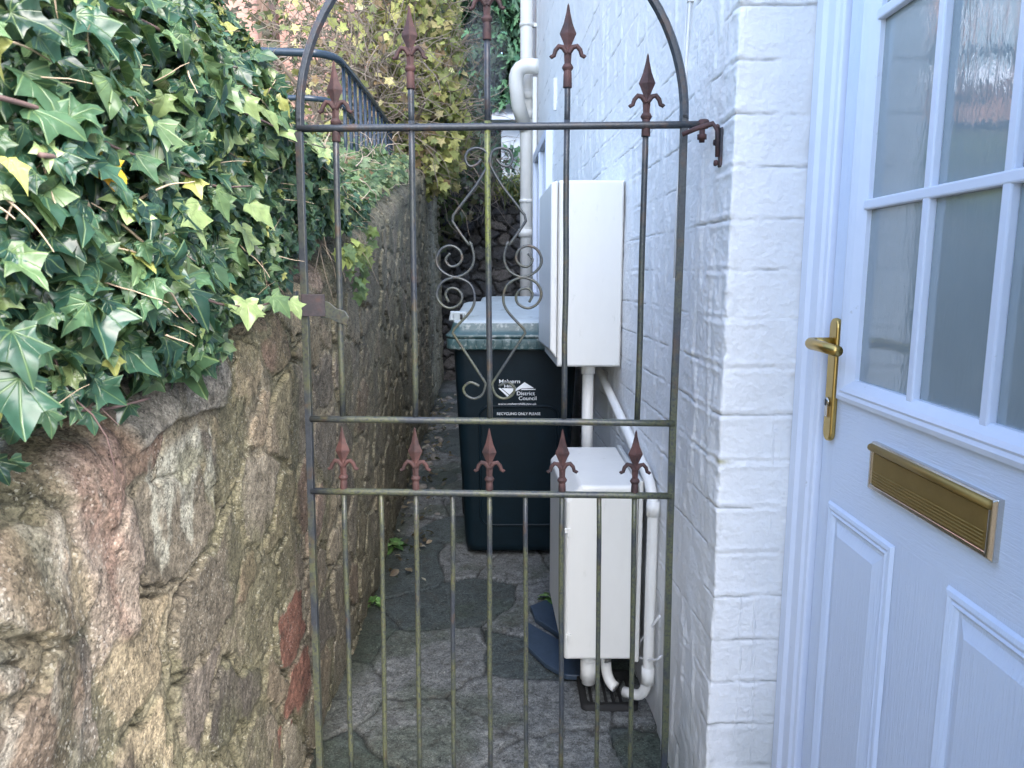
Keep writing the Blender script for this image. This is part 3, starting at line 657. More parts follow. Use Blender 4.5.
# cables on the alley wall by the gate
cb_ = thing('wall_cable', 'thin white cable clipped down the white wall beside the gate hinge side', 'cable', (on_alley(668,760).x, on_alley(668,760).y, .2))
cp_ = []
for (px, py) in ((696,-60),(693,0),(689,60),(687,130),(682,200),(679,280),(677,360),(674,440),(671,520),(669,600),(666,680),(664,762),(662,830)):
    v = on_alley(px,py); cp_.append((v.x-.007, v.y, v.z))
MB().tube(cp_, .0032, 8).build('wire', M_cable, cb_)
cp2 = [(x-.0005, y+.022+.004*math.sin(i*2.1), z) for i,(x,y,z) in enumerate(cp_[:6])]
MB().tube(cp2, .0026, 8).build('wire', M_cable, cb_)
for i in (1,3,5,8): x,y,z = cp_[i]; MB().box((x-.006,y-.006,z-.004),(x+.012,y+.008,z+.004)).build('clip', M_cable, cb_, bevel=.001)
lp_ = [on_alley(*p) for p in ((664,616),(657,629),(650,640),(647,650),(649,657),(656,660),(664,660),(666,656))]
o = MB().tube([(v.x-.012-.018*math.sin(i*.45), v.y, v.z) for i,v in enumerate(lp_)], .0036, 8).build('cable_loop', M_cable); tag(o, 'loose white cable loop hanging from the wall beside the low cabinet', 'cable')

# hinge bracket on the wall
hb = thing('hinge_bracket', 'rusty iron hinge bracket bolted to the white wall corner', 'bracket', tuple(on_alley(722,140)))
v = on_alley(721,142)
mb = MB()
mb.box((v.x-.004, v.y-.010, v.z-.050),(v.x+.002, v.y+.006, v.z+.028)); mb.build('back_plate', M_rust2, hb, bevel=.002)
mb = MB(); arm = [Vector((v.x-.008,v.y-.006,v.z-.03)),Vector((v.x-.010,v.y-.006,v.z+.022)),Vector((v.x-.018,v.y,v.z+.036)),Vector((v.x-.05,v.y+.012,v.z+.028)),Vector((v.x-.075,v.y+.02,v.z+.018))]
mb.tube(arm, [.0045,.0045,.0055,.0052,.0048], 8); mb.build('hook', M_rust, hb)
for dz_ in (-.042, 0.0, .028): MB().lathe([(.006,0),(.007,.004),(.004,.008)], (v.x-.0135,v.y-.004+.01*(dz_==0),v.z+dz_), 6, axis='x').build('bolt', M_rust, hb)

# ------------------------------------------------------------------ iron gate
GYAW = R(-2.4); GY = 1.6
gate = thing('iron_gate', 'black wrought iron gate with an arched top, rusty spear finials and scrollwork', 'gate', (-.045, GY, .03), rz=GYAW)
gM = Matrix.Translation((-.045,GY,.03)) @ Matrix.Rotation(GYAW,4,'Z'); gI = gM.inverted()
gn = gM.to_3x3() @ Vector((0,1,0)); gp = gM.translation
def G(px, py, w=0.):
    d = ray(px,py); t = ((gp-Vector((0,0,CH))).dot(gn)+w)/d.dot(gn); return gI @ (Vector((0,0,CH))+d*t)
def gbuild(mb, name, mat, **k): return mb.build(name, mat, gate, local=True, **k)
def bar(p, q, r, n=4, wob=.0016, k=9):
    p, q = Vector(p), Vector(q); L = (q-p).length; k = max(3, int(L/.09)); f = random.random()*9
    return [p.lerp(q, i/k)+Vector((wob*(vn(np.array([i*.6+f]),np.array([f]))[0]-.5)*2*(0<i<k), wob*.6*math.sin(i+f), 0)) for i in range(k+1)]
def sqbar(p, q, r, wob=.0016): mb = MB(); mb.tube(bar(p,q,r,wob=wob), r*1.04, 12); return mb
ZB = .035-.03                                            # bottom rail height (local)
zt = G(490,127).z; zm = G(490,420).z; zl = G(490,492.5).z
topL, topR = G(300,129), G(684,125)
def zline(u, a, b): return a.z+(b.z-a.z)*(u-a.x)/(b.x-a.x)
uL = [G(300,129).x, G(311,440).x, G(320,760).x]; uR = [G(684,125).x, G(672,440).x, G(664,760).x]
# stiles + arch in one hoop? stiles separate, hoop separate
sL = [Vector((G(320,762).x,0,ZB)), G(319,735), G(313,560), G(309,420), G(303,250), G(299,129)]
sR = [Vector((G(664,762).x,0,ZB)), G(665,735), G(669,560), G(673,420), G(680,250), G(684,125)]
def dens(P, k=4):
    o = []
    for a, b in zip(P[:-1], P[1:]): o += [a.lerp(b, i/k) for i in range(k)]
    return o+[P[-1]]
for s_ in (sL, sR): mb = MB(); mb.tube(dens(s_), .0088*1.2, 4, smooth=False); gbuild(mb, 'stile', M_iron, bevel=.0015)
cx = (topL.x+topR.x)/2; ra = (topR.x-topL.x)/2
hoop = [topL] + [Vector((topL.x+.001,0,topL.z+.02))]
zc = zline(cx, topL, topR)+.012
for i in range(0,41): a = math.pi*(1-i/40); hoop.append(Vector((cx+ra*math.cos(a), 0, zc+ra*1.02*math.sin(a))))
hoop += [Vector((topR.x-.001,0,topR.z+.02)), topR]
mb = MB(); mb.tube(hoop, .0088*1.15, 6, smooth=False); gbuild(mb, 'arch', M_iron, bevel=.0012)
rails = [((298,129),(708,125)), ((311,418.5),(674,423)), ((312,490.5),(671,495.5))]
for (p, q) in rails: gbuild(sqbar(G(*p)+Vector((0,-.004,0)), G(*q)+Vector((0,-.004,0)), .0074, .0006), 'rail', M_ironlow)
gbuild(sqbar(Vector((sL[0].x,0,ZB+.004)), Vector((sR[0].x,0,ZB+.004)), .009), 'rail', M_ironlow)
upper = [((336,127),(343,418)), ((411.5,127),(415.5,419)), ((487.5,127),(490,420)), ((567,126),(564,421)), ((646,125),(637,422))]
tops = [60, 5, -46, 3, 53]
lower = [((344,490),(351,762)), ((416,491),(419.5,762)), ((489.5,492),(490,762)), ((562,493),(561,762)), ((634.5,494),(631,762))]
shorts = [((381,491),(385,762)), ((452.5,492),(454,762)), ((525.5,493),(526,762)), ((599,494),(597,762))]
def finial(pb, pt, wpx=1.):
    """cast spear head; pb base, pt tip (gate local)"""
    L = (pt-pb).length; ax = (pt-pb).normalized(); mb = MB(); s = L/.155
    prof = [(.0001,.155),(.0022,.150),(.0042,.137),(.0095,.115),(.0172,.096),(.0172,.094),(.0125,.084),(.0075,.072),(.0085,.060),(.0078,.050),(.0072,.040),(.0072,.032)]
    mb.lathe([(r*s, h*s) for r,h in prof][::-1], pb, 4, 1, .55, 0, smooth=False)
    mb.lathe([(.0075*s,.020*s),(.0115*s,.026*s),(.0120*s,.029*s),(.0085*s,.035*s)], pb, 14, 1, .9)
    mb.lathe([(.0095*s,-.012*s),(.0088*s,.012*s),(.0080*s,.022*s)], pb, 12)
    for sg in (-1,1):
        pa = [(.002,.056),(.010,.068),(.019,.070),(.026,.062),(.029,.052),(.034,.049),(.0365,.052)]
        mb.tube([pb+Vector((sg*x*s,-.001,h*s)) for x,h in pa], [.0052*s,.0056*s,.0052*s,.0048*s,.0046*s,.0042*s,.0034*s], 8)
    return mb
for (p, q), ty in zip(upper, tops):
    a, b = G(*q), G(*p); gbuild(sqbar(a, b+Vector((0,0,.012)), .0063), 'bar', M_irongreen if ty == -46 else M_ironlow)
    # stub above the rail and its finial
    pxt = p[0] + {60:1,5:0,-46:0,3:0.5,53:0.5}[ty]
    top = G(pxt, ty); d = .155; base = Vector((b.x, 0, top.z-d))
    base.x = b.x
    if base.z > b.z+.03: gbuild(sqbar(b, base+Vector((0,0,.004)), .0063, .0004), 'bar', M_iron)
    gbuild(finial(base, Vector((base.x,0,top.z))), 'finial', M_rust, bevel=.0006)
for (p, q) in lower:
    a = G(*p); b = Vector((G(*q).x, 0, ZB)); gbuild(sqbar(b, a, .0057), 'bar', M_ironlow)
    ty = p[1]-64; tp = G(p[0], ty)
    gbuild(finial(a+Vector((0,0,.004)), Vector((a.x,0,tp.z))), 'finial', M_rust, bevel=.0006)
for (p, q) in shorts:
    a = G(*p); b = Vector((G(*q).x, 0, ZB)); gbuild(sqbar(b, a, .0054), 'bar', M_ironlow)
# scrollwork, traced right-hand halves mirrored about the middle bar
def smoothp(P, k=5):
    P = [Vector(p) for p in P]; o = []
    for i in range(len(P)-1):
        p0, p1, p2, p3 = P[max(i-1,0)], P[i], P[i+1], P[min(i+2,len(P)-1)]
        for j in range(k):
            t = j/k; o.append(.5*((2*p1)+(p2-p0)*t+(2*p0-5*p1+4*p2-p3)*t*t+(3*p1-p0-3*p2+p3)*t**3))
    return o+[P[-1]]
Zs = lambda x, y: (420+x/3.938, 230+y/3.938)
lowR = [Zs(*p) for p in ((310,615),(345,600),(372,622),(362,650),(330,664),(298,648),(285,612))]
lowR2 = [Zs(*p) for p in ((287,600),(415,405),(408,388),(345,320),(328,270),(345,215),(400,188),(455,205),(478,250),(462,290),(425,308),(388,292),(378,262),(395,235),(425,230),(443,252),(430,285))]
Zu = lambda x, y: (420+x/6.827, 120+y/6.827)
upR = [Zs(*p) for p in ((425,92),(443,118),(425,143),(395,138),(378,112),(390,78),(425,62),(462,78),(479,120),(460,160),(405,186),(350,160),(331,110),(345,50))]
upR2 = [Zu(*p) for p in ((610,850),(680,755),(722,690),(715,650),(560,450),(490,330),(478,270),(495,215),(550,192),(610,210),(632,265),(605,315),(555,305),(522,268))]
ax_px = 489.0
def scroll(P, mir):
    Q = [(2*ax_px-x if mir else x, y) for x,y in P]
    mb = MB(); mb.tube(smoothp([G(x,y,-.006) for x,y in Q], 5), .0033, 8); return mb
for mir in (0,1):
    lo = [*lowR, lowR2[0]]
    def sseg(P, k=5): Q=[(2*ax_px-x if mir else x, y) for x,y in P]; return smoothp([G(x,y,-.004) for x,y in Q], k)
    path = sseg(lo) + sseg(lowR2[0:2],3) + sseg(lowR2[1:3],2) + sseg(lowR2[2:])
    mb = MB(); mb.tube([p for i,p in enumerate(path) if i == 0 or (p-path[i-1]).length > 1e-5], .0031, 8); gbuild(mb, 'scroll', M_iron)
    path = sseg(upR+[upR2[0],upR2[1]]) + sseg(upR2[1:3],2) + sseg(upR2[2:4],2) + sseg(upR2[3:5],3) + sseg(upR2[4:])
    mb = MB(); mb.tube([p for i,p in enumerate(path) if i == 0 or (p-path[i-1]).length > 1e-5], .0031, 8); gbuild(mb, 'scroll', M_iron)
# latch: plate on the stile and a tongue
la = G(303,294); lb = G(327,316)
mb = MB(); mb.box((la.x, -.014, lb.z),(lb.x, -.010, la.z)); mb.box((la.x,-.010,lb.z),(la.x+.006,.02,la.z)); gbuild(mb, 'latch_plate', M_rust2, bevel=.001)
mb = MB(); poly = [G(*p) for p in ((322,300),(330,302),(337,308),(346,311),(350,317),(348,325),(338,322),(330,318),(322,318))]
mb.prism([(p.x,p.z) for p in poly], -.009, -.004, lambda a,b,d: (a,d,b)); gbuild(mb, 'latch_tongue', M_iron, bevel=.001)
mb = MB(); e_ = G(702,125); mb.lathe([(.010,-.008),(.0125,-.004),(.0125,.006),(.009,.010)], e_+Vector((.002,-.004,0)), 12); mb.lathe([(.006,-.036),(.006,-.01)], e_+Vector((0,-.004,0)), 10); mb.lathe([(.010,-.030),(.010,-.020)], e_+Vector((0,-.004,0)), 6)
gbuild(mb, 'hinge_pin', M_rust)
# latch keep fixed in the stone wall
kp = MB(); k0 = onY(284,300,1.66); kp.box((k0.x-.10,1.655,k0.z-.012),(k0.x+.035,1.664,k0.z+.012)); kp.box((k0.x+.027,1.640,k0.z-.02),(k0.x+.033,1.664,k0.z+.02))
o = kp.build('latch_keep', M_iron, None, bevel=.001); tag(o, 'dark iron latch keep let into the stone wall behind the gate latch', 'latch')

# ------------------------------------------------------------------ wheelie bins
def text(body, size, cx, cy, width=None, bold=0., shear=0.):
    cu = bpy.data.curves.new('t','FONT'); cu.body = body; cu.size = size; cu.align_x = 'LEFT'; cu.offset = bold; cu.shear = shear
    ob = bpy.data.objects.new('t', cu); COL.objects.link(ob); bpy.context.view_layer.update()
    me = bpy.data.meshes.new_from_object(ob.evaluated_get(bpy.context.evaluated_depsgraph_get()))
    v = [(p.co.x, p.co.y) for p in me.vertices]; f = [tuple(p.vertices) for p in me.polygons]
    bpy.data.objects.remove(ob); bpy.data.curves.remove(cu); bpy.data.meshes.remove(me)
    x0, x1 = min(a for a,_ in v), max(a for a,_ in v); k = width/(x1-x0) if width else 1
    return [((a-x0)*k+cx, b+cy) for a,b in v], f
def bin_(cxb, yf, label, logo):
    t = thing('wheelie_bin', label, 'bin', (cxb, yf+.37, 0), 'wheelie bins in the passage')
    yc = yf+.37
    def S(z, hx, yfr, ybk, r): return (cxb, (yfr+ybk)/2, z, hx, (ybk-yfr)/2, r)
    mb = MB(); mb.rloft([S(.02,.205,yf+.035,yf+.52,.05),S(.03,.222,yf+.005,yf+.55,.05),S(.06,.228,yf,yf+.56,.05),S(.5,.248,yf-.022,yf+.62,.05),S(.955,.268,yf-.045,yf+.66,.05),S(.97,.268,yf-.045,yf+.66,.05)], 6)
    body = mb.build('body', M_bin, t)
    # moulded panel outline on the front
    fy = lambda z: yf-.045*(z-.06)/.895
    pl = []
    for q,(sx,sz) in enumerate(((1,1),(-1,1),(-1,-1),(1,-1))):
        for i in range(6): a = math.pi/2*(q+i/5); pl.append((cxb+.015+sx*.125+.045*math.cos(a), (.66 if sz>0 else .2)+.045*math.sin(a)))
    pl.append(pl[0]); mb = MB(); mb.tube([(x, fy(z)-.001, z) for x,z in pl], .006, 6, cap=False); mb.build('panel_moulding', M_bin, body)
    mb = MB(); mb.rloft([S(.955,.285,yf-.07,yf+.68,.055),S(.96,.296,yf-.078,yf+.69,.055),S(1.00,.296,yf-.078,yf+.69,.055),S(1.005,.288,yf-.07,yf+.68,.055)], 6)
    for k in range(14): x = cxb-.24+.0369*k; mb.box((x-.003, yf-.0835, .958),(x+.003, yf-.070, 1.0))
    mb.build('rim', M_lidd, t, bevel=.002)
    # lid: flange, slope, raised plateau rising to the hinge side
    def L(z, ins, r, dz=0): return (z, ins, r)
    secs = [(1.006,0.,.055),(1.018,-.004,.055),(1.022,.012,.05),(1.050,.022,.05),(1.066,.026,.055),(1.073,.034,.055),(1.076,.05,.05),(1.078,.11,.05)]
    vs = []; n = 0
    mb = MB(); mb.rloft([(cxb,yc-.06,z,.296-i,.384-i,r) for z,i,r in secs], 6)
    for i,(x,y,z) in enumerate(mb.v):                         # tilt upward towards the back
        mb.v[i] = (x, y, z + max(0,(z-1.02))/.07*.075*(y-(yf-.08))/.75)
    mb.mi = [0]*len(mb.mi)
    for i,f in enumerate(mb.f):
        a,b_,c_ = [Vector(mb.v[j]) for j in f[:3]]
        mb.mi[i] = 1 if abs((b_-a).cross(c_-a).normalized().z) > .6 and min(mb.v[j][2] for j in f) > 1.045 else 0  # upward faces get the pale tone: painted sky sheen and bleaching
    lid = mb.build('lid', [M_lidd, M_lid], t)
    for sx in (-1,1):
        mb = MB(); ex = cxb+sx*.245
        mb.tube([(ex-.03,yf+.0,1.075),(ex-.03,yf+.01,1.105),(ex+.03,yf+.01,1.105),(ex+.03,yf+.0,1.075)], .014, 8); 
        mb.box((ex-.022,yf-.005,1.07),(ex+.022,yf+.03,1.112)); mb.build('lid_lug', M_lid, lid, bevel=.006); MB().tube([(ex+.012,yf-.0075,1.082),(ex+.012,yf-.0075,1.104)], .006, 8).build('lug_slot', M_black, lid)
    for sx in (-1,1):
        wx = cxb+sx*.255; tr = MB(); tr.lathe([(.06,-.022),(.095,-.02),(.1,-.012),(.1,.012),(.095,.02),(.06,.022)], (wx,yf+.60,.1), 22, axis='x'); wl = tr.build('wheel', M_black, t)
        hb_ = MB(); hb_.lathe([(.02,-.026),(.055,-.024),(.055,.024),(.02,.026)], (wx,yf+.60,.1), 14, axis='x'); hb_.build('hub', M_bin, wl)
    MB().tube([(cxb-.24,yf+.60,.1),(cxb+.24,yf+.60,.1)], .012, 8).build('axle', M_black, t)
    MB().tube([(cxb-.19,yf+.66,.98),(cxb-.19,yf+.73,1.0),(cxb+.19,yf+.73,1.0),(cxb+.19,yf+.66,.98)], .014, 8).build('handle', M_bin, t)
    if logo:
        mb = MB()
        def W(px, py):                                       # point on the sloping front
            p = onY(px,py,yf)
            for _ in range(3): p = onY(px,py,fy(p.z)-.0035)
            return p
        Z0 = lambda x, y: (480+x/12.8, 360+y/12.8)
        def put(words, x0, x1, yb, cap, bold=0, shear=0):
            v, f = text(words, cap/.72, 0, 0, x1-x0, bold, shear)
            MB().add([W(*Z0(x0+a, yb-b)) for a,b in v], f).build('printed_word', M_ink, body)
        put('Malvern', 245, 512, 296, 50, .25); put('Hills', 312, 432, 352, 38, .25)
        put('District', 472, 702, 450, 48, .4); put('Council', 496, 722, 512, 48, .4)
        put('www.malvernhills.gov.uk', 235, 722, 574, 27, .2, .25); put('RECYCLING ONLY PLEASE', 218, 772, 704, 34, .4)
        for poly in (((236,362),(262,358),(372,452),(350,470)), ((275,360),(438,362),(446,372),(380,446)), ((418,428),(470,360),(570,284),(690,360),(540,362),(470,392)), ((540,368),(712,372),(708,382),(520,384)), ((438,350),(462,352),(450,376),(432,376))):
            mb.add([W(*Z0(*p)) for p in poly], [tuple(range(len(poly)))])
        mb.build('printed_emblem', M_ink, body)
    return t
bin_(.014, 3.126, 'dark green recycling bin with white printed logo standing in front behind the gate', True)
bin_(.075, 3.98, 'second wheelie bin standing behind the printed recycling bin', False)

# ------------------------------------------------------------------ foliage tools
def ivy_template(hi=True):
    r = [(.10,-.085),(.26,-.125),(.44,-.04),(.37,.10),(.36,.20),(.44,.32),(.60,.46),(.40,.50),(.25,.55),(.19,.70),(.10,.87)] if hi else [(.26,-.12),(.44,-.03),(.36,.18),(.58,.46),(.24,.55),(.13,.82)]
    o = [(0,0)] + r + [(0,1)] + [(-x,y) for x,y in r[::-1]]
    if not hi:
        V = np.array([(0,.32)]+o); n = len(o); return V, np.array([(0,1+i,1+(i+1)%n) for i in range(n)])
    n = len(o); inn = [((x)*.5, .3+(y-.3)*.52) for x,y in o]
    V = np.array([(0,.3)]+inn+o); F_ = []
    for i in range(n):
        j = (i+1)%n; F_ += [(0,1+i,1+j), (1+i,1+n+i,1+n+j), (1+i,1+n+j,1+j)]
    return V, np.array(F_)
def oval_template():
    o = [(0,0),(.2,.15),(.3,.4),(.25,.7),(0,1),(-.25,.7),(-.3,.4),(-.2,.15)]; V = np.array([(0,.45)]+o); n = 8
    return V, np.array([(0,1+i,1+(i+1)%n) for i in range(n)])
def blade_template():
    V = np.array([(-.06,0),(.06,0),(-.05,.35),(.05,.35),(-.035,.7),(.035,.7),(0,1)]); return V, np.array([(0,1,3),(0,3,2),(2,3,5),(2,5,4),(4,5,6)])
def maple_template():
    o = []
    for k in range(11):
        a = -math.pi*.86 + k*math.pi*1.72/10; r = (.62 if k%2 == 1 else .38) if k not in (5,) else .7
        o.append((r*math.sin(a), .35+r*math.cos(a)))
    o.append((0,0)); V = np.array([(0,.33)]+o); n = len(o); return V, np.array([(0,1+i,1+(i+1)%n) for i in range(n)])
def nrm(a): return a/np.maximum(np.linalg.norm(a, axis=-1, keepdims=True), 1e-9)
def leaves(name, P, N, T, size, col, tpl, mat, parent, curl=.25, fold=.18, wave=.06):
    V0, F0 = tpl; n = len(P); N = nrm(N); T = nrm(T - (T*N).sum(-1,keepdims=True)*N); S_ = np.cross(T, N)
    x = V0[:,0][None]; y = V0[:,1][None]; k = rng.uniform(.3,1.6,(n,1)); ph = rng.uniform(0,6.3,(n,1)); sk = rng.uniform(.82,1.12,(n,1)); tw = rng.uniform(-.25,.25,(n,1))
    asy = rng.uniform(-.12,.12,(n,1)); x2 = x*sk + asy*y*(1-y)*.8
    zz = -curl*k*y*y + fold*k*np.abs(x) - .35*fold*k*x*x*2 + wave*np.sin(7*x+5*y+ph) + tw*x*y
    W = P[:,None,:] + size[:,None,None]*(x2[...,None]*S_[:,None,:] + y[...,None]*T[:,None,:] + zz[...,None]*N[:,None,:])
    m = len(V0); Fq = (F0[None]+(np.arange(n)*m)[:,None,None]).reshape(-1,3)
    uv = np.tile(V0, (n,1)); cc = np.repeat(col, m, 0)
    return npmesh(name, W.reshape(-1,3), Fq, mat, parent, cols=cc, uv=uv)
def rnd(n, s=1.): return rng.normal(0,s,(n,3))
def green(n, pal, wts, var=.25):
    c = np.array(pal)[rng.choice(len(pal), n, p=np.array(wts)/sum(wts))]*np.exp(rng.normal(0,var,(n,1))); return np.clip(c, .003, .8)
def twigs(name, starts, dirs, lens, r0, mat, parent, wob=.35, grav=-.05, seg=7, sides=4):
    mb = MB()
    for p, d, L in zip(starts, dirs, lens):
        p = Vector(p); d = Vector(d).normalized(); P = [p.copy()]
        for i in range(seg):
            d = (d + Vector(rng.normal(0,wob/2,3)) + Vector((0,0,grav))).normalized(); p = p + d*(L/seg); P.append(p.copy())
        rr = r0*random.uniform(.6,1.3); mb.tube(P, [rr*(1-.7*i/seg) for i in range(seg+1)], sides, cap=False)
    return tag(mb.build(name, mat, parent), kind='stuff')

# ------------------------------------------------------------------ ivy over the left wall
IVYPAL = [(.018,.055,.040),(.03,.08,.05),(.055,.115,.06),(.10,.17,.08),(.22,.30,.13),(.32,.34,.10)]
zlow = lambda Y: np.interp(Y, [.2,.68,.81,.985,1.14,1.33,1.72,2.0,2.3,2.9], [1.08,1.10,1.115,1.135,1.13,1.18,1.24,1.37,1.42,1.5])
zhi = lambda Y: np.interp(Y, [.2,1.2,1.5,1.7,1.9,2.05,2.2,2.6,2.9], [1.75,1.90,1.93,1.86,1.78,1.72,1.62,1.58,1.58])
def hull(Y, v):
    """outer surface of the ivy: v 0 (hem) .. 1 (crest)"""
    z0, z1 = zlow(Y), zhi(Y); b = np.interp(Y, [.2,.7,1.1,1.35,1.7,1.9,2.3,2.9],[.13,.115,.075,.012,.008,.035,.04,.03])
    bulge = b*np.sin(np.clip(v*1.25+.25,0,1.5)*math.pi/1.5)**.8
    z = z0+(z1-z0)*v; lump = fbm(Y*5, z*5, 61, 3)-.5
    x = np.interp(Y,[.2,2,3],[-.515,-.53,-.56]) + bulge + .13*lump - .34*np.clip(v-.62,0,1)**1.5*2
    return x, z
def hullpts(n, y0, y1, v0=0., v1=1., dpow=1.6, dmax=.16, ybias=1.):
    Y = y0+(y1-y0)*rng.random(n)**ybias; v = v0+(v1-v0)*rng.random(n); x, z = hull(Y, v); e_ = .01
    x1, z1 = hull(Y, v+e_); tz = np.stack([x1-x, 0*x, z1-z],-1); x2, z2 = hull(Y+e_, v); ty = np.stack([x2-x, 0*x+e_, z2-z],-1)
    N = nrm(np.cross(tz, ty)); N = np.where(N[:,:1] < 0, -N, N)
    dep = dmax*rng.random(n)**dpow; P = np.stack([x,Y,z],-1) - N*dep[:,None]
    return P, N, dep
ivy = thing('ivy_plant', 'dense large-leaved ivy mounding over the near end of the rubble wall', 'ivy', (-.6, 1.0, 1.1))
def ivyleaves(name, n, y0, y1, v0, v1, s0, s1, tpl, mat, parent, pal=IVYPAL, wts=(5,5,4,3,1.6,.25), dmax=.14, hang=1., ybias=1., dpow=1.6):
    P, N, dep = hullpts(n, y0, y1, v0, v1, dpow, dmax, ybias)
    nn = nrm(N*.75 + np.array([.25,-.35,.55]) + rnd(n,.55)); tt = np.array([.25,-.15,-.75*hang])+rnd(n,.65)
    size = rng.uniform(s0, s1, n)*np.exp(rng.normal(0,.2,n))*np.interp(P[:,1], [.3,.55,.9], [.6,.75,1.]); c = green(n, pal, wts)
    return leaves(name, P, nn, tt, size, c, tpl, mat, parent, .38, .3, .1)
ivyleaves('foliage', 5600, .22, 1.55, .04, 1., .022, .046, ivy_template(True), M_ivy, ivy)
ivyleaves('foliage', 900, .25, 1.6, .0, .45, .02, .036, ivy_template(True), M_ivy, ivy, wts=(6,5,3,1,.5,.2))
# twigs and dead straw among the leaves
P, N, _ = hullpts(150, .45, 1.6, .1, 1., 1, .10); P = P-.03*N; twigs('stems', P, np.stack([.0*P[:,0], rng.normal(.5,.8,150), rng.normal(-.1,.5,150)],-1), rng.uniform(.08,.22,150), .0018, M_stem, ivy, .35)
P, N, _ = hullpts(170, .4, 1.7, .0, .95, 1, .05); twigs('dead_stalks', P, N*.15+rnd(170,.7), rng.uniform(.03,.09,170), .0016, M_straw, ivy, .15)
# named long runners on the outside
def runner(pts, Xs, r, mb):
    P = [onX(px,py,X) for (px,py),X in zip(pts,Xs)]; S2 = smoothp(P, 5); mb.tube(S2, [r*(1-.5*i/len(S2)) for i in range(len(S2))], 7); return S2
mb = MB(); runs = []
for pts_, X_ in ((((-10,95),(60,116),(110,145),(135,155)), -.42), (((40,155),(80,160),(112,166)), -.41), (((105,5),(160,30),(205,58),(238,68)), -.45), (((140,158),(175,170),(215,186),(252,186)), -.44),
                 (((120,240),(155,272),(190,292),(225,305),(262,305),(280,298)), -.435), (((60,410),(110,408),(150,398)), -.47), (((225,105),(265,122),(300,140),(325,148)), -.47)):
    runs.append(runner(pts_, [X_]*len(pts_), .0026, mb))
mb.build('runner', M_stem, ivy)
PP, NN, TT = [], [], []
for S2 in runs:
    for i in range(3, len(S2), 4):
        PP.append(S2[i]); NN.append((.6+random.gauss(0,.25), -.5+random.gauss(0,.25), .55+random.gauss(0,.25))); TT.append((random.gauss(.2,.5), random.gauss(-.1,.5), random.gauss(-.7,.4)))
n = len(PP); leaves('foliage', np.array(PP), np.array(NN), np.array(TT), rng.uniform(.028,.05,n), green(n, IVYPAL, (2,3,4,4,3,.6)), ivy_template(True), M_ivy, ivy)
# pale leaves the eye goes to
hero = [(18,380,-.42,.055,1,(-.1,-.1,-1)),(12,330,-.42,.05,1,(.2,0,-1)),(185,205,-.43,.062,4,(.4,0,-.7)),(250,205,-.44,.055,4,(.8,.2,-.5)),(215,190,-.44,.05,3,(.5,0,-.6)),(245,300,-.43,.05,4,(-.1,0,-1)),(272,296,-.43,.05,3,(.6,.1,-.5)),(290,300,-.43,.042,4,(.2,.1,-1)),
        (110,352,-.45,.03,5,(.1,0,-1)),(60,225,-.43,.05,2,(.3,0,-.9)),(40,180,-.43,.052,3,(.1,.1,-1)),(155,120,-.43,.06,3,(-.2,0,-.8)),(25,70,-.43,.05,2,(.3,.2,-.9)),(215,85,-.45,.055,3,(.5,.2,-.6)),(240,95,-.45,.05,4,(.6,.2,-.7))]
P = np.array([onX(a,b,X) for a,b,X,*_ in hero]); n = len(hero)
leaves('foliage', P, np.tile([.6,-.6,.5],(n,1))+rnd(n,.12), np.array([h_[5] for h_ in hero]), np.array([h_[3] for h_ in hero]), np.array([np.array(IVYPAL[h_[4]])*1.1 for h_ in hero]), ivy_template(True), M_ivy, ivy)
for (px,py,X,td,sz,cc) in ((100,157,-.42,(.5,.1,-.4),.034,(.62,.42,.03)),(107,168,-.42,(.1,0,-1),.03,(.66,.36,.02)),(76,36,-.43,(.2,0,-1),.014,(.55,.5,.08))): leaves('yellowed_leaf', np.array([onX(px,py,X)]), np.array([[.6,-.5,.5]]), np.array([td]), np.array([sz]), np.array([cc]), ivy_template(True), M_ivy, ivy)
# added dark sheet inside the ivy, blocks light and darkens the gaps
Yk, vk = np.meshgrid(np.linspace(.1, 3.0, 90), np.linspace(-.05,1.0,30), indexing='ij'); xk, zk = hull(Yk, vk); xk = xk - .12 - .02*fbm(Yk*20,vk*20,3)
Vk = np.stack([xk,Yk,zk],-1).reshape(-1,3); npmesh('light_block_core', Vk, gridfaces(*Yk.shape), M_core, ivy)

sm = thing('ivy_plant', 'small-leaved ivy hanging over the stone wall just behind the gate', 'ivy', (-.6, 2.0, 1.3))
ivyleaves('foliage', 5200, 1.30, 2.45, .02, 1., .015, .03, ivy_template(False), M_ivy2, sm, wts=(7,6,4,1.4,.7,.15), dmax=.10, ybias=.8)
ivyleaves('foliage', 1100, 1.0, 1.5, .0, .4, .015, .028, ivy_template(False), M_ivy2, sm, wts=(6,5,4,1.4,.7,.2), dmax=.08)
ivyleaves('foliage', 260, 1.35, 2.35, .3, 1., .03, .045, ivy_template(True), M_ivy, sm, wts=(1,2,3,4,4,.6), dmax=.02)
P, N, _ = hullpts(170, 1.4, 2.5, .0, 1., 1, .08); P = P-.02*N; twigs('stems', P, np.stack([.05+0*P[:,0], rng.normal(.2,.6,170), rng.normal(-.2,.6,170)],-1), rng.uniform(.05,.14,170), .0013, M_twig, sm, .4)
P, N, _ = hullpts(110, 1.4, 2.5, .0, 1., 1, .04); twigs('dead_stalks', P, N*.3+rnd(110,.7), rng.uniform(.03,.1,110), .0012, M_straw, sm, .2)

